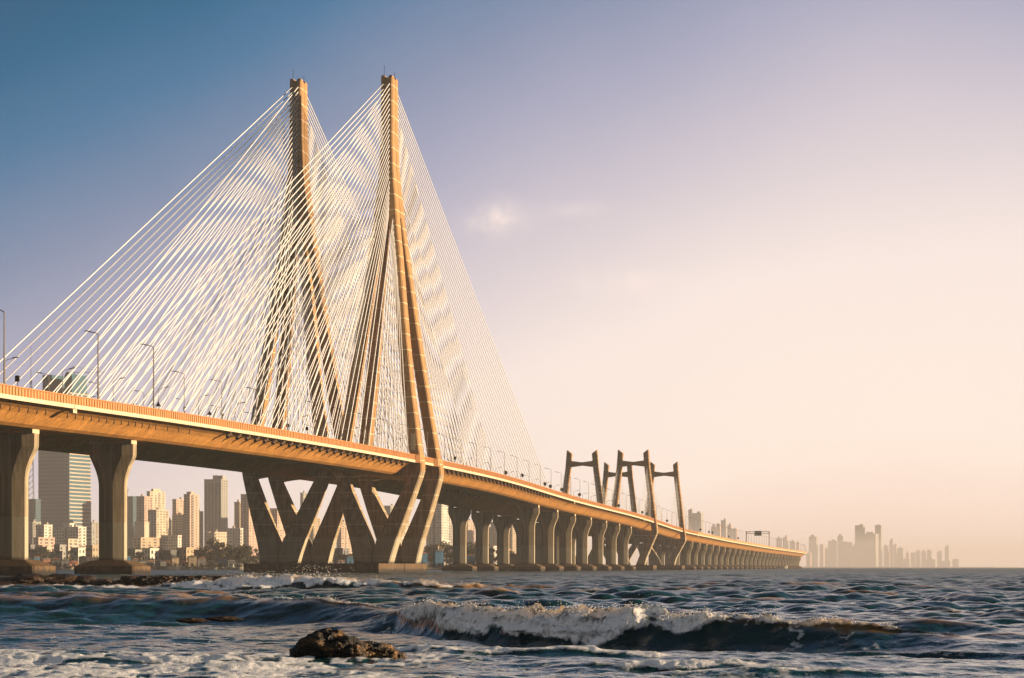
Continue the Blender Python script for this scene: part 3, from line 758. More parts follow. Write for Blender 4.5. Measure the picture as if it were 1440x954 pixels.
def sea_material():
    m, nt, b = newmat('sea_water'); L = nt.links.new
    tc = node(nt, 'ShaderNodeTexCoord')
    af = node(nt, 'ShaderNodeAttribute', attribute_name='foam'); am = node(nt, 'ShaderNodeAttribute', attribute_name='mud'); ar = node(nt, 'ShaderNodeAttribute', attribute_name='chop')
    mixc = node(nt, 'ShaderNodeMix', data_type='RGBA')
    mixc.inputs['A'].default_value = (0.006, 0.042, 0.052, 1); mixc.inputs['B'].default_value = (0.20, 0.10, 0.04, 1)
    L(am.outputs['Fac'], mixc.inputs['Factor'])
    L(mixc.outputs['Result'], b.inputs['Base Color'])
    L(ar.outputs['Fac'], b.inputs['Roughness']); b.inputs['IOR'].default_value = 1.333; b.inputs['Specular IOR Level'].default_value = 0.25; b.inputs['Specular Tint'].default_value = (0.62, 0.90, 0.92, 1)
    # ripples: fine near the shore, coarser far out
    mp = node(nt, 'ShaderNodeMapping'); mp.inputs['Scale'].default_value = (1.0, 0.55, 1.0); L(tc.outputs['Object'], mp.inputs['Vector'])
    n1 = node(nt, 'ShaderNodeTexNoise', i_Scale=3.2, i_Detail=5.0, i_Roughness=0.6); L(mp.outputs['Vector'], n1.inputs['Vector'])
    n2 = node(nt, 'ShaderNodeTexNoise', i_Scale=0.33, i_Detail=7.0, i_Roughness=0.68); L(mp.outputs['Vector'], n2.inputs['Vector'])
    b1 = node(nt, 'ShaderNodeBump', i_Strength=0.7, i_Distance=0.08); L(n1.outputs['Fac'], b1.inputs['Height'])
    b2 = node(nt, 'ShaderNodeBump', i_Strength=1.0, i_Distance=2.6); L(n2.outputs['Fac'], b2.inputs['Height']); L(b1.outputs['Normal'], b2.inputs['Normal'])
    # the coarse ripples take over where the mesh is too coarse to carry them
    mixn = node(nt, 'ShaderNodeMix', data_type='VECTOR')
    mr = node(nt, 'ShaderNodeMapRange'); mr.inputs['From Min'].default_value = 0.12; mr.inputs['From Max'].default_value = 0.28; L(ar.outputs['Fac'], mr.inputs['Value'])
    L(mr.outputs['Result'], mixn.inputs['Factor']); L(b1.outputs['Normal'], mixn.inputs['A']); L(b2.outputs['Normal'], mixn.inputs['B'])
    L(mixn.outputs['Result'], b.inputs['Normal'])
    f = node(nt, 'ShaderNodeBsdfPrincipled'); f.inputs['Roughness'].default_value = 0.9; f.inputs['Specular IOR Level'].default_value = 0.1
    f.inputs['Base Color'].default_value = (0.82, 0.83, 0.84, 1)
    n3 = node(nt, 'ShaderNodeTexNoise', i_Scale=8.0, i_Detail=6.0, i_Roughness=0.65); L(tc.outputs['Object'], n3.inputs['Vector'])
    b3 = node(nt, 'ShaderNodeBump', i_Strength=1.0, i_Distance=0.10); L(n3.outputs['Fac'], b3.inputs['Height']); L(b3.outputs['Normal'], f.inputs['Normal'])
    fc = node(nt, 'ShaderNodeMix', data_type='RGBA'); L(am.outputs['Fac'], fc.inputs['Factor']); fc.inputs['A'].default_value = (0.88, 0.89, 0.90, 1); fc.inputs['B'].default_value = (0.78, 0.56, 0.34, 1); L(fc.outputs['Result'], f.inputs['Base Color'])  # upper foam tinted tan: sunlight on the crest put into its colour
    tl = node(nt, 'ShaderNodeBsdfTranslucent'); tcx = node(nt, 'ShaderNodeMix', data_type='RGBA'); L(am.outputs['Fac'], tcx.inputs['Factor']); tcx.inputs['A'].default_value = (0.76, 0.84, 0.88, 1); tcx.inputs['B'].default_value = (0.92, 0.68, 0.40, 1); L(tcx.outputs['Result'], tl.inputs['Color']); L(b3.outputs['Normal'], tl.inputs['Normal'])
    ft = node(nt, 'ShaderNodeMixShader'); fk = node(nt, 'ShaderNodeMath', operation='MULTIPLY_ADD', use_clamp=True); L(am.outputs['Fac'], fk.inputs[0]); fk.inputs[1].default_value = 0.42; fk.inputs[2].default_value = 0.34; L(fk.outputs[0], ft.inputs['Fac']); L(f.outputs['BSDF'], ft.inputs[1]); L(tl.outputs['BSDF'], ft.inputs[2])
    # ragged edge of the foam
    s1 = node(nt, 'ShaderNodeMath', operation='SUBTRACT'); s1.inputs[0].default_value = 1.02; L(n3.outputs['Fac'], s1.inputs[1])
    s2 = node(nt, 'ShaderNodeMath', operation='SUBTRACT'); L(af.outputs['Fac'], s2.inputs[0]); L(s1.outputs[0], s2.inputs[1])
    s3 = node(nt, 'ShaderNodeMath', operation='MULTIPLY_ADD', use_clamp=True); L(s2.outputs[0], s3.inputs[0]); s3.inputs[1].default_value = 3.0; s3.inputs[2].default_value = 0.45
    ga = node(nt, 'ShaderNodeMath', operation='GREATER_THAN'); L(af.outputs['Fac'], ga.inputs[0]); ga.inputs[1].default_value = 0.03
    s4 = node(nt, 'ShaderNodeMath', operation='MULTIPLY'); L(s3.outputs[0], s4.inputs[0]); L(ga.outputs[0], s4.inputs[1])
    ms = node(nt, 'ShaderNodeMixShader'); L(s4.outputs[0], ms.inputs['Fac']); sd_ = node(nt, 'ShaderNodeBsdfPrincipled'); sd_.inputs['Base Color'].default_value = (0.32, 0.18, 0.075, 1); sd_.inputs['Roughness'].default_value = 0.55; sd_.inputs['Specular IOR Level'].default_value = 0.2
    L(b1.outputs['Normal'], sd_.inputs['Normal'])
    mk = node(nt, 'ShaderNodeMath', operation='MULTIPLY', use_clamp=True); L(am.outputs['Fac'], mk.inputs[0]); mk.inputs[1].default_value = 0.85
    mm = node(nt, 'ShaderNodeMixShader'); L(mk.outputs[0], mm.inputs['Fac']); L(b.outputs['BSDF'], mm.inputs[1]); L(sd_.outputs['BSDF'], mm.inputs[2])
    L(mm.outputs['Shader'], ms.inputs[1]); L(ft.outputs['Shader'], ms.inputs[2])
    L(ms.outputs['Shader'], nt.nodes['Material Output'].inputs['Surface'])
    return m
M_sea = sea_material()
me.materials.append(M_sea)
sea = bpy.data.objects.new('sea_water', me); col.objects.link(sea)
tag(sea, 'choppy dark teal sea with brown crests and white foam', 'water', kind='structure')

# spray thrown up along the breaking crests
M_spray = plain('spray', (0.80, 0.79, 0.78), 0.8)
sel = np.argwhere((foam > 0.62) & (Hh > 0.22) & (Yg < 165))
pick = sel[rng.choice(len(sel), min(3600, len(sel)), replace=False)]
octv = [(1, 0, 0), (-1, 0, 0), (0, 1, 0), (0, -1, 0), (0, 0, 1), (0, 0, -1)]
octf = [(0, 2, 4), (2, 1, 4), (1, 3, 4), (3, 0, 4), (2, 0, 5), (1, 2, 5), (3, 1, 5), (0, 3, 5)]
spm = MB()
for j, i in pick:
    y = Yg[j, i]; far = y > 100
    r = random.uniform(0.004, 0.014) * (2.2 if far else 1)
    up = min(random.expovariate(1 / (0.045 if not far else 0.16)), 0.9)
    p = Vector((Xg[j, i] + Dx[j, i] + random.gauss(0, .03), y + Dy[j, i] + random.gauss(0, .05), Hh[j, i] + up * 0.8))
    if up > 0.12: r *= 0.55
    spm.add([(p.x + a * r * random.uniform(.7, 1.5), p.y + b * r, p.z + c * r * random.uniform(.6, 1.2)) for a, b, c in octv], octf)
for cx, yy, n, hh in ((at(446, 147), 147, 260, 1.0), (at(352, 150), 150, 160, .6), (at(765, 45), 45, 60, .22), (at(812, 44.6), 44.6, 50, .16)):
    for _ in range(n):
        k = random.random() ** 1.6
        r = random.uniform(.015, .05) * (yy / 150) * (1 - .5 * k)
        p = Vector((cx + random.gauss(0, .55 * yy / 150 * (1 + k)), yy + random.gauss(0, .3), .55 + k * hh))
        spm.add([(p.x + a * r, p.y + b * r, p.z + c * r) for a, b, c in octv], octf)
tag(spm.build('sea_spray', M_spray), 'fine white spray flying off the breaking wave crests', 'sea spray', kind='stuff')

# ------------------------------------------------------------------ rocks
def rock(name, lumps, label, mat, group=None, rough=0.22, freq=3.0, sub=5):
    bm = bmesh.new()
    for k, (x, y, z, rx, ry, rz, tilt) in enumerate(lumps):
        g = bmesh.ops.create_icosphere(bm, subdivisions=sub, radius=1)
        rot = Matrix.Rotation(tilt, 3, 'Y')
        for v in g['verts']:
            p = v.co.copy()
            q = p * freq * 0.5 + Vector((x * 3.1 + k * 5, y, z))
            d = 1 + rough * noise.fractal(q, 0.8, 2.1, 6) + rough * 0.5 * (0.5 - noise.voronoi(q * 1.6)[0][0]) * 1.6
            p = rot @ Vector((p.x * rx * d, p.y * ry * d, p.z * rz * d))
            v.co = p + Vector((x, y, z))
    me = bpy.data.meshes.new(name); bm.to_mesh(me); bm.free(); me.materials.append(mat)
    o = bpy.data.objects.new(name, me); col.objects.link(o)
    tag(o, label, 'rock', group)
    return o
o = rock('shore_rock', [(-.38, .1, .10, .44, .42, .36, .0), (-.66, .05, .02, .26, .34, .26, -.1), (-.08, .0, .12, .34, .36, .25, .25), (.30, .12, .06, .44, .34, .20, .16), (.05, -.2, -.02, .30, .22, .20, .2), (.56, -.08, -.02, .26, .28, .16, .2)],
     'dark wet rock with a sunlit brown right side, alone in the shallow foam', M_rock, rough=.2, freq=4.2)
o.location = (at(496, 35.6), 35.6, .0); o.scale = (1.06, 1, .96)
reef = [(8, 160, 3.0, .55, 'left-most dark reef rock at the left photo edge'), (48, 158, 3.2, .75, 'dark reef rock below the first pier cap'), (88, 160, 2.6, .7, 'jagged dark reef rock between the first two pier caps'),
        (122, 157, 2.0, .5, 'low dark reef rock in front of the second pier cap'), (150, 158, 1.9, .42, 'flat dark reef rock left of the ledge'), (172, 158, 1.3, .36, 'small dark reef rock touching the ledge'), (560, 63, .0, 0, '')]
for k, (px, Y, r, h, lb) in enumerate(reef):
    if not lb: continue
    o = rock('reef_rock', [(0, 0, 0, r, r * .8, h * 1.15, 0), (r * .5, -.2, 0, r * .7, r * .6, h * .8, .1), (-r * .55, .1, 0, r * .75, r * .6, h * .75, -.1)], lb, M_reef, 'dark reef rocks', rough=.42, freq=3.2 + .2 * k, sub=4)
    o.location = (at(px, Y), Y, 0.02)
# long flat ledge of broken slabs
o = rock('rock_ledge', [(-3.0, 0, .1, 1.7, 1.6, .92, 0), (-1.2, .1, .1, 1.7, 1.5, .95, .02), (.8, 0, .1, 1.7, 1.5, .9, 0), (2.6, .05, .1, 1.5, 1.4, .8, .04), (3.6, -.1, .0, 1.0, 1.2, .6, .1)],
         'long flat dark rock ledge beside the breaking wave, right of the reef rocks', M_reef, 'dark reef rocks', rough=.22, freq=4.4)
o.location = (at(262, 156), 156, 0.0)
for v in o.data.vertices: v.co.z = min(v.co.z, .82 + .06 * noise.noise(v.co * 1.3) + .02 * noise.noise(v.co * 9))
for px, Y, r, lb in ((315, 62, .30, 'small half-sunk dark rock under the left swell'), (270, 60, .26, 'smaller half-sunk dark rock left of its twin')):
    o = rock('sunken_rock', [(0, 0, 0, r * 1.5, r, .07, 0), (r * .6, 0, 0, r, r * .8, .05, 0)], lb, M_reef, 'half-sunk rocks', sub=4); o.location = (at(px, Y), Y, .03)

# ------------------------------------------------------------------ shore and city
def land(name, pts, z, label):
    m = MB(); n = len(pts)
    m.loft([[(x, y, -2) for x, y in pts], [(x, y, z) for x, y in pts]])
    tag(m.build(name, M_land), label, 'shore', kind='structure')
land('shore', [(-700, 1235), (-420, 1215), (-300, 1228), (-200, 1218), (-90, 1240), (-30, 1300), (10, 1420), (0, 3600), (-1400, 3600)], 1.6, 'low dark shore behind the bridge')
land('far_shore', [(x * 2.3, y * 2.3) for x, y in [(80, 4100), (700, 4200), (760, 5300), (1080, 5250), (1250, 5800), (1310, 6050), (1200, 6600), (80, 6600)]], 4.0, 'hazy far shore on the horizon')

WALLS = {}
PALE = 1.2
def wallmat(key, c):
    if key not in WALLS:
        WALLS[key] = weathered('wall_' + key, tuple(x * .85 * PALE for x in c), tuple(min(.85, x * 1.08 * PALE) for x in c), 0.12, streak=.25, bump=0)
    return WALLS[key]
WC = {'cream': (.52, .44, .33), 'pink': (.50, .36, .28), 'grey': (.32, .32, .29), 'teal': (.035, .11, .15), 'white': (.62, .58, .50), 'sand': (.42, .33, .22), 'dark': (.12, .13, .12), 'brick': (.36, .17, .10), 'blue': (.05, .17, .30), 'tin': (.20, .20, .20)}
M_win = plain('window_glass', (0.06, 0.065, 0.068), 0.25, spec=0.5)
M_glassband = plain('glass_band', (.05, .15, .20), .3, spec=.5)
M_slab = plain('floor_slab', (.46, .39, .31), .8)
WIN_ME = {}
def building(x0, xs, x1, ytop, Y, wall, label, kind='building', group=None, yaw=None, style='windows', floor_h=2.7, cols=(4, 3), roof=(), cat='building', z0=1.5):
    """front face spans photo bearings x0..xs, sunlit right face xs..x1 at distance Y."""
    if x0 < 760: Y *= 1.6
    k = Y / F
    yaw = R(24) if yaw is None else yaw
    W = max(1.5, (xs - x0) * k / math.cos(yaw)); D = max(1.5, (x1 - xs) * k / math.sin(yaw)); yaw = -yaw
    D = min(D, 60)
    H = zat(ytop, Y) - z0
    t = thing(kind, label, cat, (at(xs, Y), Y, z0), yaw, group)   # origin at the near corner, front runs to local -x, side to local +y
    m = MB(); m.box(-W, 0, 0, D, -1, H)
    m.build('wall', wallmat(wall, WC[wall]), t)
    rf = MB(); rf.box(-W - .25, .25, -.25, D + .25, H + .003, H + .8); rf = rf.build('roof', wallmat(wall, WC[wall]), t)
    for fx, fy, fw, fd, fh in roof:
        r = MB(); r.box(-W * fx - W * fw / 2, -W * fx + W * fw / 2, D * fy - D * fd / 2, D * fy + D * fd / 2, H + .803, H + .8 + fh); r.build('roof_block', wallmat(wall, WC[wall]), rf)
    nf = max(1, int(H / floor_h)); made = []
    if style == 'none': return t
    def win(x, y, z, sx, sy, sz, nm, mt):
        key = nm
        if key not in WIN_ME:
            b = MB(); b.box(-.5, .5, -.5, .5, -.5, .5); o = b.build(nm, mt, t); WIN_ME[key] = o.data
        else:
            o = bpy.data.objects.new(nm, WIN_ME[key]); col.objects.link(o); o.parent = t
        o.location = (x, y, z); o.scale = (sx, sy, sz)
    cells = []
    bal = style == 'windows' and H > 34 and not x0 > 960
    rr = random.Random(int(x0 * 7 + ytop))
    if bal:                                   # recessed stair strip, a stack of balconies and a water tank
        b = MB(); b.box(-W * .55, -W * .45, -.12, .4, 2, H * .985); b.build('stair_recess', M_win, t)
        b = MB(); tx_, ty_ = -W * rr.uniform(.2, .7), D * rr.uniform(.3, .7); b.tube([(tx_, ty_, H + .8), (tx_, ty_, H + 3.2)], 1.3, 10); b.build('water_tank', M_slab, rf)
    for f in range(nf):
        z = (f + .55) * H / nf
        hh = H / nf
        if style == 'windows':
            for c in range(cols[0]):
                if rr.random() > .1: cells.append(((-W * (c + .5) / cols[0], 0, z, W / cols[0] * rr.choice((.34, .5, .5, .56)), .16, hh * rr.uniform(.36, .56)), 'window', M_win))
            for c in range(cols[1]):
                if bal and c == (f // 40 + int(x0)) % cols[1]:
                    cells.append(((.5, D * (c + .5) / cols[1], z - hh * .3, 1.1, D / cols[1] * .7, hh * .28), 'balcony', M_slab))
                if rr.random() > .1: cells.append(((0, D * (c + .5) / cols[1], z, .16, D / cols[1] * rr.choice((.3, .44, .44, .52)), hh * rr.uniform(.36, .56)), 'window', M_win))
        elif style == 'bands':
            cells.append(((-W / 2, 0, z, W * .9, .16, hh * .45), 'window_band', M_win)); cells.append(((0, D / 2, z, .16, D * .9, hh * .45), 'window_band', M_win))
        elif style == 'slabs':
            cells.append(((-W / 2, 0, z, W * .96, .16, hh * .4), 'glass_band', M_glassband)); cells.append(((.3, D / 2, z + hh * .3, 1.0, D * 1.0, hh * .36), 'floor_edge', M_slab))
        elif style == 'balconies':
            for c in range(cols[0]): cells.append(((-W * (c + .5) / cols[0], 0, z, W / cols[0] * .55, .16, hh * .55), 'window', M_win))
            cells.append(((.7, D * .3, z - hh * .3, 1.4, D * .3, hh * .3), 'balcony', M_slab)); cells.append(((.6, D * .78, z - hh * .3, 1.2, D * .26, hh * .3), 'balcony', M_slab))
            cells.append(((0, D * .3, z + hh * .1, .16, D * .26, hh * .45), 'window', M_win))
        elif style == 'fins':
            for c in range(cols[1]): cells.append(((0, D * (c + .5) / cols[1], z, .16, D / cols[1] * .46, hh * .5), 'window', M_win))
    if style == 'fins':
        for c in range(cols[0]): cells.append(((-W * (c + .5) / cols[0], 0, H * .49, W / cols[0] * .34, .3, H * .95), 'window_strip', M_win))
    for a, nm, mt in cells[-100:] if len(cells) > 100 else cells: win(*a, nm, mt)
    if len(cells) > 100:
        b = MB()
        for (x, y, z, sx, sy, sz), nm, mt in cells[:-100]: b.box(x - sx / 2, x + sx / 2, y - sy / 2, y + sy / 2, z - sz / 2, z + sz / 2)
        o = b.build('windows', M_glassband if style == 'slabs' else M_win, t); o['kind'] = 'stuff'
    return t

B = building
# the dark unfinished skyscraper
B(50, 97, 118, 552, 1620, 'teal', 'dark teal unfinished skyscraper with pale open floors on its right side', 'skyscraper', style='slabs', floor_h=4.15, roof=((.82, .5, .3, .7, 20), (.13, .5, .24, .7, 20), (.45, .5, .3, .5, 5)), yaw=R(22))
B(38, 50, 55, 703, 1580, 'teal', 'narrow dark teal block at the foot of the mast', 'apartment_tower', style='bands')
B(117, 121, 126, 702, 1700, 'teal', 'slim dark tower right of the unfinished skyscraper', 'apartment_tower', style='bands')
B(124, 129, 140, 735, 1800, 'grey', 'low hazy grey block left of the second pier', style='windows', cols=(2, 3))
B(36, 46, 54, 735, 1420, 'grey', 'grey low-rise beside the first pier shaft', style='windows', cols=(3, 2))
B(49, 62, 70, 739, 1400, 'white', 'pale low-rise block below the skyscraper, left one', style='windows', cols=(4, 2))
B(72, 110, 118, 742, 1380, 'white', 'wide pale low-rise hotel block below the skyscraper', style='windows', cols=(9, 2), roof=((.55, .5, .28, .6, 3.6),))
B(46, 54, 70, 757, 1330, 'pink', 'pink low house beside the first pier', style='windows', cols=(2, 3))
B(90, 96, 106, 759, 1325, 'cream', 'small cream house between the first two piers', style='windows', cols=(2, 2))
B(174, 187, 192, 699, 1700, 'teal', 'grey-teal tower beside the second pier', 'apartment_tower', style='bands')
B(191, 203, 212, 699, 1600, 'pink', 'pink tower with shaded left face, right of the teal tower', 'apartment_tower', style='windows', cols=(3, 3))
B(206, 211, 227, 692, 1640, 'cream', 'bright cream tower rising behind the pink tower', 'apartment_tower', style='windows', cols=(2, 4), roof=((.5, .5, .6, .5, 3),))
B(207, 220, 233, 718, 1540, 'cream', 'short cream tower with dark left face in front of the cream tower', 'apartment_tower', style='windows', cols=(3, 4))
B(242, 248, 258, 703, 1620, 'pink', 'pink-grey tower left of the balcony tower', 'apartment_tower', style='windows', cols=(2, 3))
B(234, 241, 243, 732, 1700, 'grey', 'low grey tower between the two cream clusters', style='windows', cols=(2, 1))
B(241, 256, 259, 725, 1560, 'sand', 'blank sandy tower block in front of the pink-grey tower', 'apartment_tower', style='windows', cols=(2, 1))
B(258, 267, 277, 696, 1480, 'pink', 'tall pink apartment tower stacked with balconies', 'apartment_tower', style='balconies', cols=(2, 2), roof=((.5, .4, .7, .4, 2.5),))
B(275, 278, 284, 720, 1560, 'cream', 'thin cream tower just right of the balcony tower', style='windows', cols=(1, 2))
B(286, 311, 318, 675, 1560, 'grey', 'tallest grey-green apartment tower with dark vertical strips', 'apartment_tower', style='fins', cols=(5, 3), roof=((.42, .5, .3, .6, 4.2), (.12, .5, .2, .5, 4.0)), yaw=R(20))
B(329, 337, 340, 707, 1620, 'sand', 'brown slab tower left of the V-shaped legs', 'apartment_tower', style='windows', cols=(2, 1))
B(338, 350, 366, 696, 1520, 'pink', 'broad pink tower partly behind the left V leg', 'apartment_tower', style='windows', cols=(4, 5))
B(378, 390, 404, 716, 1560, 'pink', 'pink tower seen through the first V of the legs', 'apartment_tower', style='windows', cols=(3, 5))
B(422, 426, 431, 694, 1800, 'grey', 'needle-thin grey tower seen between the V legs', 'apartment_tower', style='windows', cols=(1, 2))
B(434, 441, 449, 729, 1700, 'sand', 'hazy brown tower between the V legs', 'apartment_tower', style='windows', cols=(3, 3))
B(473, 480, 495, 735, 1660, 'pink', 'pink block seen low between the two pylon bases', 'apartment_tower', style='windows', cols=(3, 4))
B(540, 549, 556, 712, 1900, 'grey', 'grey hazy tower inside the right V', 'apartment_tower', style='windows', cols=(2, 2))
B(556, 563, 575, 722, 1750, 'cream', 'cream tower inside the right V beside the grey one', 'apartment_tower', style='windows', cols=(2, 3))
B(599, 621, 633, 699, 1480, 'white', 'broad white apartment tower right of the pylon base', 'apartment_tower', style='windows', cols=(6, 4), yaw=R(26))
B(629, 634, 639, 735, 1800, 'grey', 'low grey block behind the first right-hand pier', style='windows', cols=(2, 2))
B(650, 658, 668, 733, 2000, 'pink', 'hazy pink tower between the first two right-hand piers', 'apartment_tower', style='windows', cols=(2, 3))
B(684, 692, 699, 742, 2000, 'grey', 'hazy grey block between the second and third right-hand piers', style='windows', cols=(2, 2))
B(690, 697, 703, 735, 1900, 'pink', 'pink tower left of the third right-hand pier', 'apartment_tower', style='windows', cols=(2, 2))
B(711, 720, 727, 737, 1900, 'sand', 'sandy tower right of the third right-hand pier', 'apartment_tower', style='windows', cols=(3, 3))
B(686, 694, 699, 769, 1420, 'white', 'small white block low between the right-hand piers', style='windows', cols=(2, 2))
# low blocks in front
B(188, 203, 208, 735, 1440, 'cream', 'narrow cream slab block with a blank sunlit side', style='none')
B(186, 198, 228, 757, 1400, 'sand', 'long sand-coloured low-rise with few windows', style='windows', cols=(2, 5))
B(225, 250, 254, 754, 1420, 'white', 'white low-rise with a grid of square windows', style='windows', cols=(7, 1))
B(290, 294, 318, 749, 1440, 'cream', 'bright cream podium block under the tallest tower', style='windows', cols=(1, 8))
B(318, 338, 341, 744, 1440, 'white', 'white low-rise office block left of the V leg', style='windows', cols=(5, 1))
B(408, 416, 424, 752, 1420, 'white', 'white low block seen in the foot of the first V', style='windows', cols=(2, 2))
B(500, 512, 523, 752, 1450, 'grey', 'grey low block seen between the two V bases', style='windows', cols=(3, 2))

lowk = 0
for x0, xs, x1, yt, Y, c, lb in ((37, 43, 47, 768, 835, 'tin', 'small grey hut-like house left of the pink house'), (56, 66, 71, 771, 825, 'cream', 'low cream house under the skyscraper'), (75, 84, 90, 768, 840, 'grey', 'grey two-storey house under the hotel block'),
        (99, 110, 117, 772, 825, 'white', 'white low house right of the small cream one'), (120, 130, 136, 769, 838, 'sand', 'sandy low house beside the second pier shaft'), (178, 190, 196, 775, 822, 'grey', 'grey low house just right of the second pier'),
        (199, 211, 220, 773, 828, 'white', 'bright white low house below the sand-coloured low-rise'), (222, 240, 246, 776, 820, 'dark', 'long dark shed facing the moored boats'), (248, 262, 270, 772, 832, 'sand', 'ruined sandy house under the balcony tower'),
        (272, 288, 296, 775, 826, 'brick', 'reddish long shed under the tallest tower'), (300, 316, 322, 777, 822, 'grey', 'low grey shed by the dark trees'), (430, 440, 447, 771, 838, 'white', 'white low house seen through the second V'),
        (470, 482, 490, 773, 834, 'tin', 'grey low shed between the pylon feet'), (604, 616, 624, 768, 860, 'sand', 'sandy low house right of the last V leg'), (646, 654, 660, 772, 860, 'grey', 'grey low house by the first right-hand pier'),
        (704, 712, 718, 774, 865, 'brick', 'reddish low house by the third right-hand pier')):
    B(x0, xs, x1, yt, Y, c, lb, 'low_house', 'low houses along the shore', style='windows', floor_h=3.0, cols=(3, 2), cat='house')
# shacks on the waterline
M_tin = [wallmat('tin', WC['tin']), wallmat('brick', WC['brick']), wallmat('blue', WC['blue']), wallmat('dark', WC['dark'])]
shk = [(40, 'tin'), (52, 'blue'), (66, 'brick'), (79, 'dark'), (92, 'tin'), (104, 'brick'), (117, 'dark'), (128, 'tin'), (178, 'blue'), (190, 'dark'), (201, 'white'), (212, 'dark'), (224, 'dark'), (236, 'brick'),
       (247, 'sand'), (259, 'brick'), (271, 'sand'), (284, 'tin'), (298, 'dark'), (312, 'blue'), (326, 'dark'), (480, 'tin'), (494, 'blue'), (596, 'blue'), (618, 'blue'), (662, 'blue'), (690, 'sand'), (722, 'brick')]
for k, (px, c) in enumerate(shk):
    Y = 1244 + 6 * (k % 4); kx = Y / F
    wd = random.uniform(9, 13) * kx; hh = random.uniform(2.6, 5.6)
    if px > 590: hh += 3
    nb = 'behind the left piers' if px < 140 else ('left of the V-shaped legs' if px < 340 else ('between the pylon bases' if px < 500 else 'behind the right-hand piers'))
    nm = {'tin': 'grey tin-walled', 'blue': 'blue tarpaulin-covered', 'brick': 'reddish brick', 'dark': 'dark weathered', 'white': 'whitewashed', 'sand': 'sand-coloured'}[c]
    t = thing('shack', f'{nm} waterside shack {nb}, {ORD[k]} along the shore from the left', 'shack', (at(px, Y), Y, 1.5), R(random.uniform(5, 30)), 'shacks along the shore')
    m = MB(); m.box(-wd / 2, wd / 2, 0, wd * .8, -.5, hh); m.build('wall', wallmat(c, WC[c]), t)
    m = MB(); e = .5
    m.loft([[(-wd / 2 - e, y, hh + .01), (wd / 2 + e, y, hh + .01), (0, y, hh + wd * .16)] for y in (-e, wd * .8 + e)]); m.build('roof', M_tin[k % 2], t)
    m = MB(); m.box(-.8, .5, -.09, .05, -.3, 2.0); m.build('door', M_dark, t)

# trees on the shore
def tree_meshes(seed, mat):
    r = random.Random(seed)
    tr = MB(); tr.tube([(0, 0, -.5), (.1, 0, 2), (.2, .1, 4.2)], .34, 7, .16)
    for k in range(5):
        a = k * 1.3 + r.random(); tr.tube([(.15, .05, 2.4 + .3 * k), (math.cos(a) * 1.6, math.sin(a) * 1.6, 4.6 + r.random()), (math.cos(a) * 2.6, math.sin(a) * 2.6, 6 + r.random() * 2)], .13, 5, .04)
    cr = MB()
    cl = [(r.gauss(0, 2.0), r.gauss(0, 2.0), r.uniform(3.2, 8.6), r.uniform(.8, 1.7)) for _ in range(20)]
    for cx, cy, cz, cr_ in cl:
        for _ in range(85):
            d = Vector((r.gauss(0, 1), r.gauss(0, 1), r.gauss(0, .8))).normalized() * cr_ * r.uniform(.55, 1.08)
            p = Vector((cx, cy, cz)) + d; s = r.uniform(.22, .46)
            u_ = Vector((r.gauss(0, 1), r.gauss(0, 1), r.gauss(0, 1))).normalized(); v_ = u_.cross(Vector((r.gauss(0, 1), r.gauss(0, 1), r.gauss(0, 1)))).normalized()
            cr.add([p - u_ * s, p + v_ * s * .6, p + u_ * s, p - v_ * s * .6], [(0, 1, 2, 3)])
    return tr, cr
protos = []
tdef = []
for px in (58, 70, 84, 98, 112, 124, 134, 176, 184, 196, 215, 232, 268, 284, 292, 300, 309, 318, 327, 334, 343, 352, 366, 384, 400, 412, 436, 452, 470, 484, 498, 515, 530, 548, 564, 582, 600, 610, 622, 634, 648, 660, 674, 706, 716, 735):
    tdef.append(px)
tcount = {}
tdef += [44, 77, 105, 140, 190, 204, 224, 246, 258, 276, 296, 304, 314, 322, 330, 339, 348, 357, 374, 392, 424, 444, 462, 490, 522, 556, 590, 606, 628, 642, 668, 690, 726]
tdef.sort()
for k, px in enumerate(tdef):
    Y = 1262 + (k * 37) % 160
    sc_ = random.uniform(.55, 1.2) * (1.25 if 290 < px < 360 or 590 < px < 680 else 1)
    nb = 'behind the left piers' if px < 140 else ('left of the V-shaped legs' if px < 340 else ('behind the V-shaped legs' if px < 590 else 'behind the right-hand piers'))
    tcount[nb] = tcount.get(nb, 0) + 1
    v = k % 4
    lb = f'{"dark green" if v % 2 == 0 else "olive green"} bushy tree {nb}, {ORD[tcount[nb] - 1]} from the left there'
    if v >= len(protos):
        t = thing('shore_tree', lb, 'tree', (at(px, Y), Y, 1.5), k * 1.1, 'trees along the shore')
        a, b = tree_meshes(v + 3, None); a.build('trunk', M_bark, t); b.build('crown', M_leaf[v % 2], t); protos.append(t)
        t.scale = (sc_,) * 3
    else:
        copy_thing(protos[v], (at(px, Y), Y, 1.5), k * 1.1, lb, 'trees along the shore', (sc_, sc_, sc_ * random.uniform(.85, 1.15)))
bm_ = MB()
for _ in range(5200):                        # low scrub closing the waterline
    px = random.uniform(36, 760); Y = 1244 + random.random() * 30
    if px > 640: Y += 60
    z = 1.6 + random.random() ** 2 * (2.2 + 2.2 * noise.noise(Vector((px * .03, 0, 0))))
    p = Vector((at(px, Y), Y, z)); s = random.uniform(.3, .75)
    u_ = Vector((random.gauss(0, 1), random.gauss(0, 1), random.gauss(0, 1))).normalized(); v_ = u_.cross(Vector((random.gauss(0, 1), random.gauss(0, 1), random.gauss(0, 1)))).normalized()
    bm_.add([p - u_ * s, p + v_ * s * .6, p + u_ * s, p - v_ * s * .6], [(0, 1, 2, 3)])
tag(bm_.build('shore_scrub', M_leaf[0]), 'low dark scrub along the waterline', 'scrub', kind='stuff')

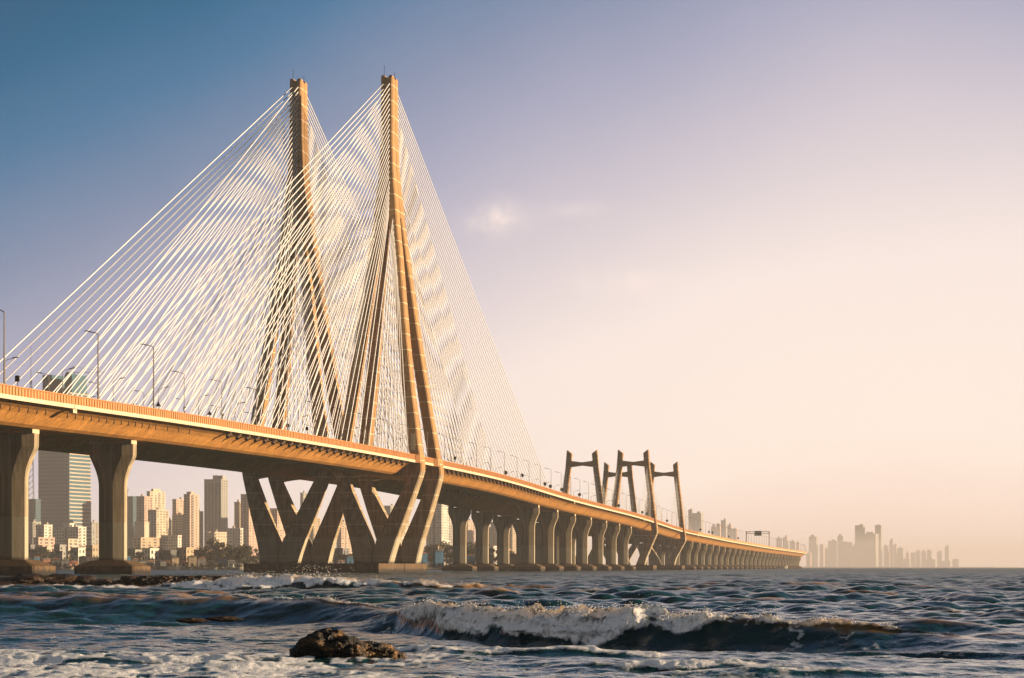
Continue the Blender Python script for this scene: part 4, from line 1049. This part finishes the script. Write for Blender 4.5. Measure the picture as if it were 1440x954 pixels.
# lattice mast and tower cranes
def lattice(m, h, w0, w1, r):
    n = int(h / 4)
    for sx in (-1, 1):
        for sy in (-1, 1): m.tube([(sx * w0, sy * w0, 0), (sx * w1, sy * w1, h)], r, 4)
    for k in range(n):
        z0, z1 = h * k / n, h * (k + 1) / n; a = w0 + (w1 - w0) * k / n; b = w0 + (w1 - w0) * (k + 1) / n
        for sy in (-1, 1):
            m.tube([(-a, sy * a, z0), (b, sy * b, z1)], r * .7, 3); m.tube([(sy * a, -a, z0), (sy * b, b, z1)], r * .7, 3)
t = thing('lattice_mast', 'thin dark lattice mast left of the unfinished skyscraper', 'mast', (at(43.5, 2560), 2560, 1.5), .4); t.scale = (1.6,) * 3
m = MB(); lattice(m, 128, 2.6, .5, .16); m.build('lattice', M_dark, t)
m = MB(); m.tube([(0, 0, 127), (0, 0, 154)], .22, 5, .08); m.build('antenna', M_dark, t)
m = MB(); m.box(-2.2, 2.2, -2.2, 2.2, 40, 41); m.build('platform', M_dark, t)
def crane(px, Y, z0, h, jib, back, label, rz=0):
    Y *= 1.6; z0 = 1.5 + (z0 - 1.5) * 1.6
    t = thing('tower_crane', label, 'tower crane', (at(px, Y), Y, z0), rz, 'tower cranes'); t.scale = (1.6,) * 3
    m = MB(); lattice(m, h, .9, .9, .13); m.build('mast', M_dark, t)
    m = MB(); m.tube([(-back, 0, h), (jib, 0, h)], .22, 4); m.tube([(0, 0, h + 4), (jib * .9, 0, h + .4)], .12, 4); m.tube([(0, 0, h + 4), (-back, 0, h + .3)], .1, 4); m.tube([(0, 0, h), (0, 0, h + 4.2)], .25, 4); m.build('jib', M_dark, t)
    m = MB(); m.box(-back, -back + 2.5, -.8, .8, h - 2, h - .25); m.build('counterweight', M_dark, t)
crane(103, 1630, zat(556, 1630), 16, 22, 5, 'tower crane with long thin jib on top of the unfinished skyscraper')
crane(119, 1690, 1.5, zat(711, 1690), 5, 2, 'small tower crane beside the slim dark tower')
crane(177, 1710, zat(701, 1710), 6, 4, 2, 'tiny tower crane on the grey-teal tower by the second pier', 1.2)

# hazy towers beyond the bridge
far = [(968, 975, 717, 4300, 'grey', 'squared grey tower right of the last short pylon'), (975, 990, 722, 4300, 'grey', 'stepped grey tower joined to the squared one'), (1000, 1008, 741, 4400, 'pink', 'low hazy block behind the lamp posts'),
       (1008, 1014, 737, 4400, 'pink', 'hazy block left of the hump of towers'), (1014, 1023, 732, 4450, 'grey', 'tallest of the hazy hump of towers behind the viaduct'), (1023, 1030, 739, 4500, 'pink', 'hazy tower right of the hump'),
       (1030, 1038, 744, 4500, 'pink', 'low hazy tower ending the hump'), (1092, 1100, 757, 5200, 'pink', 'pale tower right of the gantry'), (1101, 1109, 756, 5200, 'pink', 'second pale tower right of the gantry'), (1111, 1119, 761, 5200, 'pink', 'third pale tower right of the gantry'), (1120, 1125, 763, 5200, 'pink', 'small pale tower above the end of the viaduct'),
       (1138, 1152, 755, 5400, 'grey', 'hazy round-topped tower at the end of the viaduct'), (1153, 1160, 766, 5400, 'pink', 'hazy low tower right of the round-topped one'), (1165, 1178, 761, 5600, 'grey', 'hazy dark block left of the twin-topped slab'),
       (1178, 1186, 754, 5600, 'grey', 'hazy narrow tower in the middle of the block group'), (1182, 1200, 763, 5500, 'grey', 'hazy wide dark block left of the big slab'), (1203, 1218, 739, 5600, 'grey', 'tall hazy tower behind the left of the big slab'),
       (1209, 1240, 751, 5500, 'grey', 'big dark hazy slab block, widest on the horizon'), (1231, 1242, 739, 5600, 'grey', 'jagged hazy tower behind the right of the big slab'), (1243, 1250, 768, 5700, 'pink', 'low hazy block right of the big slab'), (1251, 1257, 760, 5700, 'grey', 'slim hazy tower right of the big slab'),
       (1257, 1262, 766, 5700, 'pink', 'small hazy tower next to the slim one'), (1262, 1273, 771, 5600, 'grey', 'hazy low wide tower in the right group'), (1274, 1280, 778, 5700, 'pink', 'very low hazy block in the right group'), (1281, 1288, 778, 5800, 'grey', 'hazy block left of the pale pair'),
       (1288, 1295, 775, 5800, 'pink', 'left one of the pale pair near the horizon'), (1296, 1303, 776, 5800, 'pink', 'right one of the pale pair near the horizon'), (1304, 1312, 774, 5800, 'grey', 'hazy square block right of the pale pair'), (1318, 1325, 776, 5900, 'grey', 'hazy small tower left of the last slender one'),
       (1329, 1336, 769, 5900, 'grey', 'slender hazy tower, last tall one on the right'), (1340, 1351, 787, 5950, 'grey', 'low hazy block ending the right skyline'), (1160, 1166, 772, 5600, 'pink', 'low hazy block wedged before the dark block on the right shore'), (1198, 1204, 768, 5650, 'pink', 'narrow hazy filler block against the left of the big slab'),
       (1248, 1252, 777, 5500, 'pink', 'squat hazy block at the foot of the slim tower'), (1272, 1282, 786, 5600, 'grey', 'flat hazy block left of the pale pair, very low'), (1303, 1320, 787, 5700, 'grey', 'long flat hazy block below the square one'), (1324, 1341, 789, 5800, 'grey', 'long flat hazy block under the slender tower'),
       (1134, 1142, 778, 5300, 'pink', 'squat hazy block just clear of the viaduct end')]
for k, (a, b, yt, Y, c, lb) in enumerate(far):
    xs = a + (b - a) * .72; Y *= 2.3
    B(a, xs, b, yt, Y, c, lb, 'distant_tower', 'hazy towers on the horizon', style='none', roof=((.3 + .1 * (k % 4), .5, .3 + .05 * (k % 3), .5, 4 + 3 * (k % 3)),), z0=3.9, cat='tower')

# boats moored off the shore
def boat(px, Y, ln, label, hullc, cabin=True):
    t = thing('fishing_boat', label, 'boat', (at(px, Y), Y, 0), R(random.uniform(-15, 15)), 'boats moored off the shore')
    m = MB(); rings = []
    for x, wd, zb, zt in ((-.5, .10, .1, .20), (-.42, .15, -.06, .16), (-.1, .17, -.08, .13), (.25, .14, -.07, .15), (.42, .07, -.02, .21), (.5, .012, .1, .26)):
        rings.append([(x * ln, -wd * ln, zt * ln), (x * ln, -wd * .6 * ln, zb * ln), (x * ln, wd * .6 * ln, zb * ln), (x * ln, wd * ln, zt * ln)])
    m.loft(rings); m.build('hull', wallmat(hullc, WC[hullc]), t)
    if cabin:
        m = MB(); m.box(-.34 * ln, -.12 * ln, -.09 * ln, .09 * ln, .15 * ln, .33 * ln); m.build('cabin', wallmat('white', WC['white']), t)
    m = MB(); m.tube([(.08 * ln, 0, .12 * ln), (.08 * ln, 0, .62 * ln)], .012 * ln, 5); m.build('boat_mast', M_dark, t)
boat(238, 1180, 13, 'dark wooden fishing boat with white cabin moored left of the V legs', 'dark')
for k, (px, c, lb) in enumerate(((262, 'white', 'small white boat right of the dark fishing boat'), (297, 'white', 'white boat in the middle of the moored row'), (331, 'cream', 'cream boat near the foot of the first V leg'), (322, 'white', 'small white boat left of the cream boat'), (346, 'white', 'small white boat nearest the V leg'), (95, 'cream', 'pale boat between the first two piers'))):
    boat(px, 1190 + 6 * k, 6.5 if k != 2 else 9, lb, c, k % 2 == 0)
boat(1076, 2050, 13, 'white boat moored under the far viaduct piers', 'white'); boat(1098, 2000, 12, 'small white boat under the far viaduct, right of the other', 'white', False)

# ------------------------------------------------------------------ camera and render settings
cd = bpy.data.cameras.new('camera'); cam = bpy.data.objects.new('camera', cd); col.objects.link(cam)
cam.location = (0, 0, CAM_H); cam.rotation_euler = (R(90), 0, 0)
cd.sensor_width = 36; cd.lens = F / 1440 * 36; cd.shift_y = (HY - 477) / 1440
cd.clip_start = 0.5; cd.clip_end = 60000
scene.camera = cam
scene.view_settings.view_transform = 'Standard'; scene.view_settings.look = 'None'
scene.view_settings.gamma = 1; scene.view_settings.exposure = 1.08
scene.render.engine = 'CYCLES'
cy = scene.cycles
cy.use_denoising = True
try: cy.denoiser = 'OPENIMAGEDENOISE'
except Exception: pass
cy.max_bounces = 6; cy.diffuse_bounces = 3; cy.glossy_bounces = 3; cy.volume_bounces = 0; cy.transparent_max_bounces = 8
cy.caustics_reflective = False; cy.caustics_refractive = False
cy.sample_clamp_indirect = 4
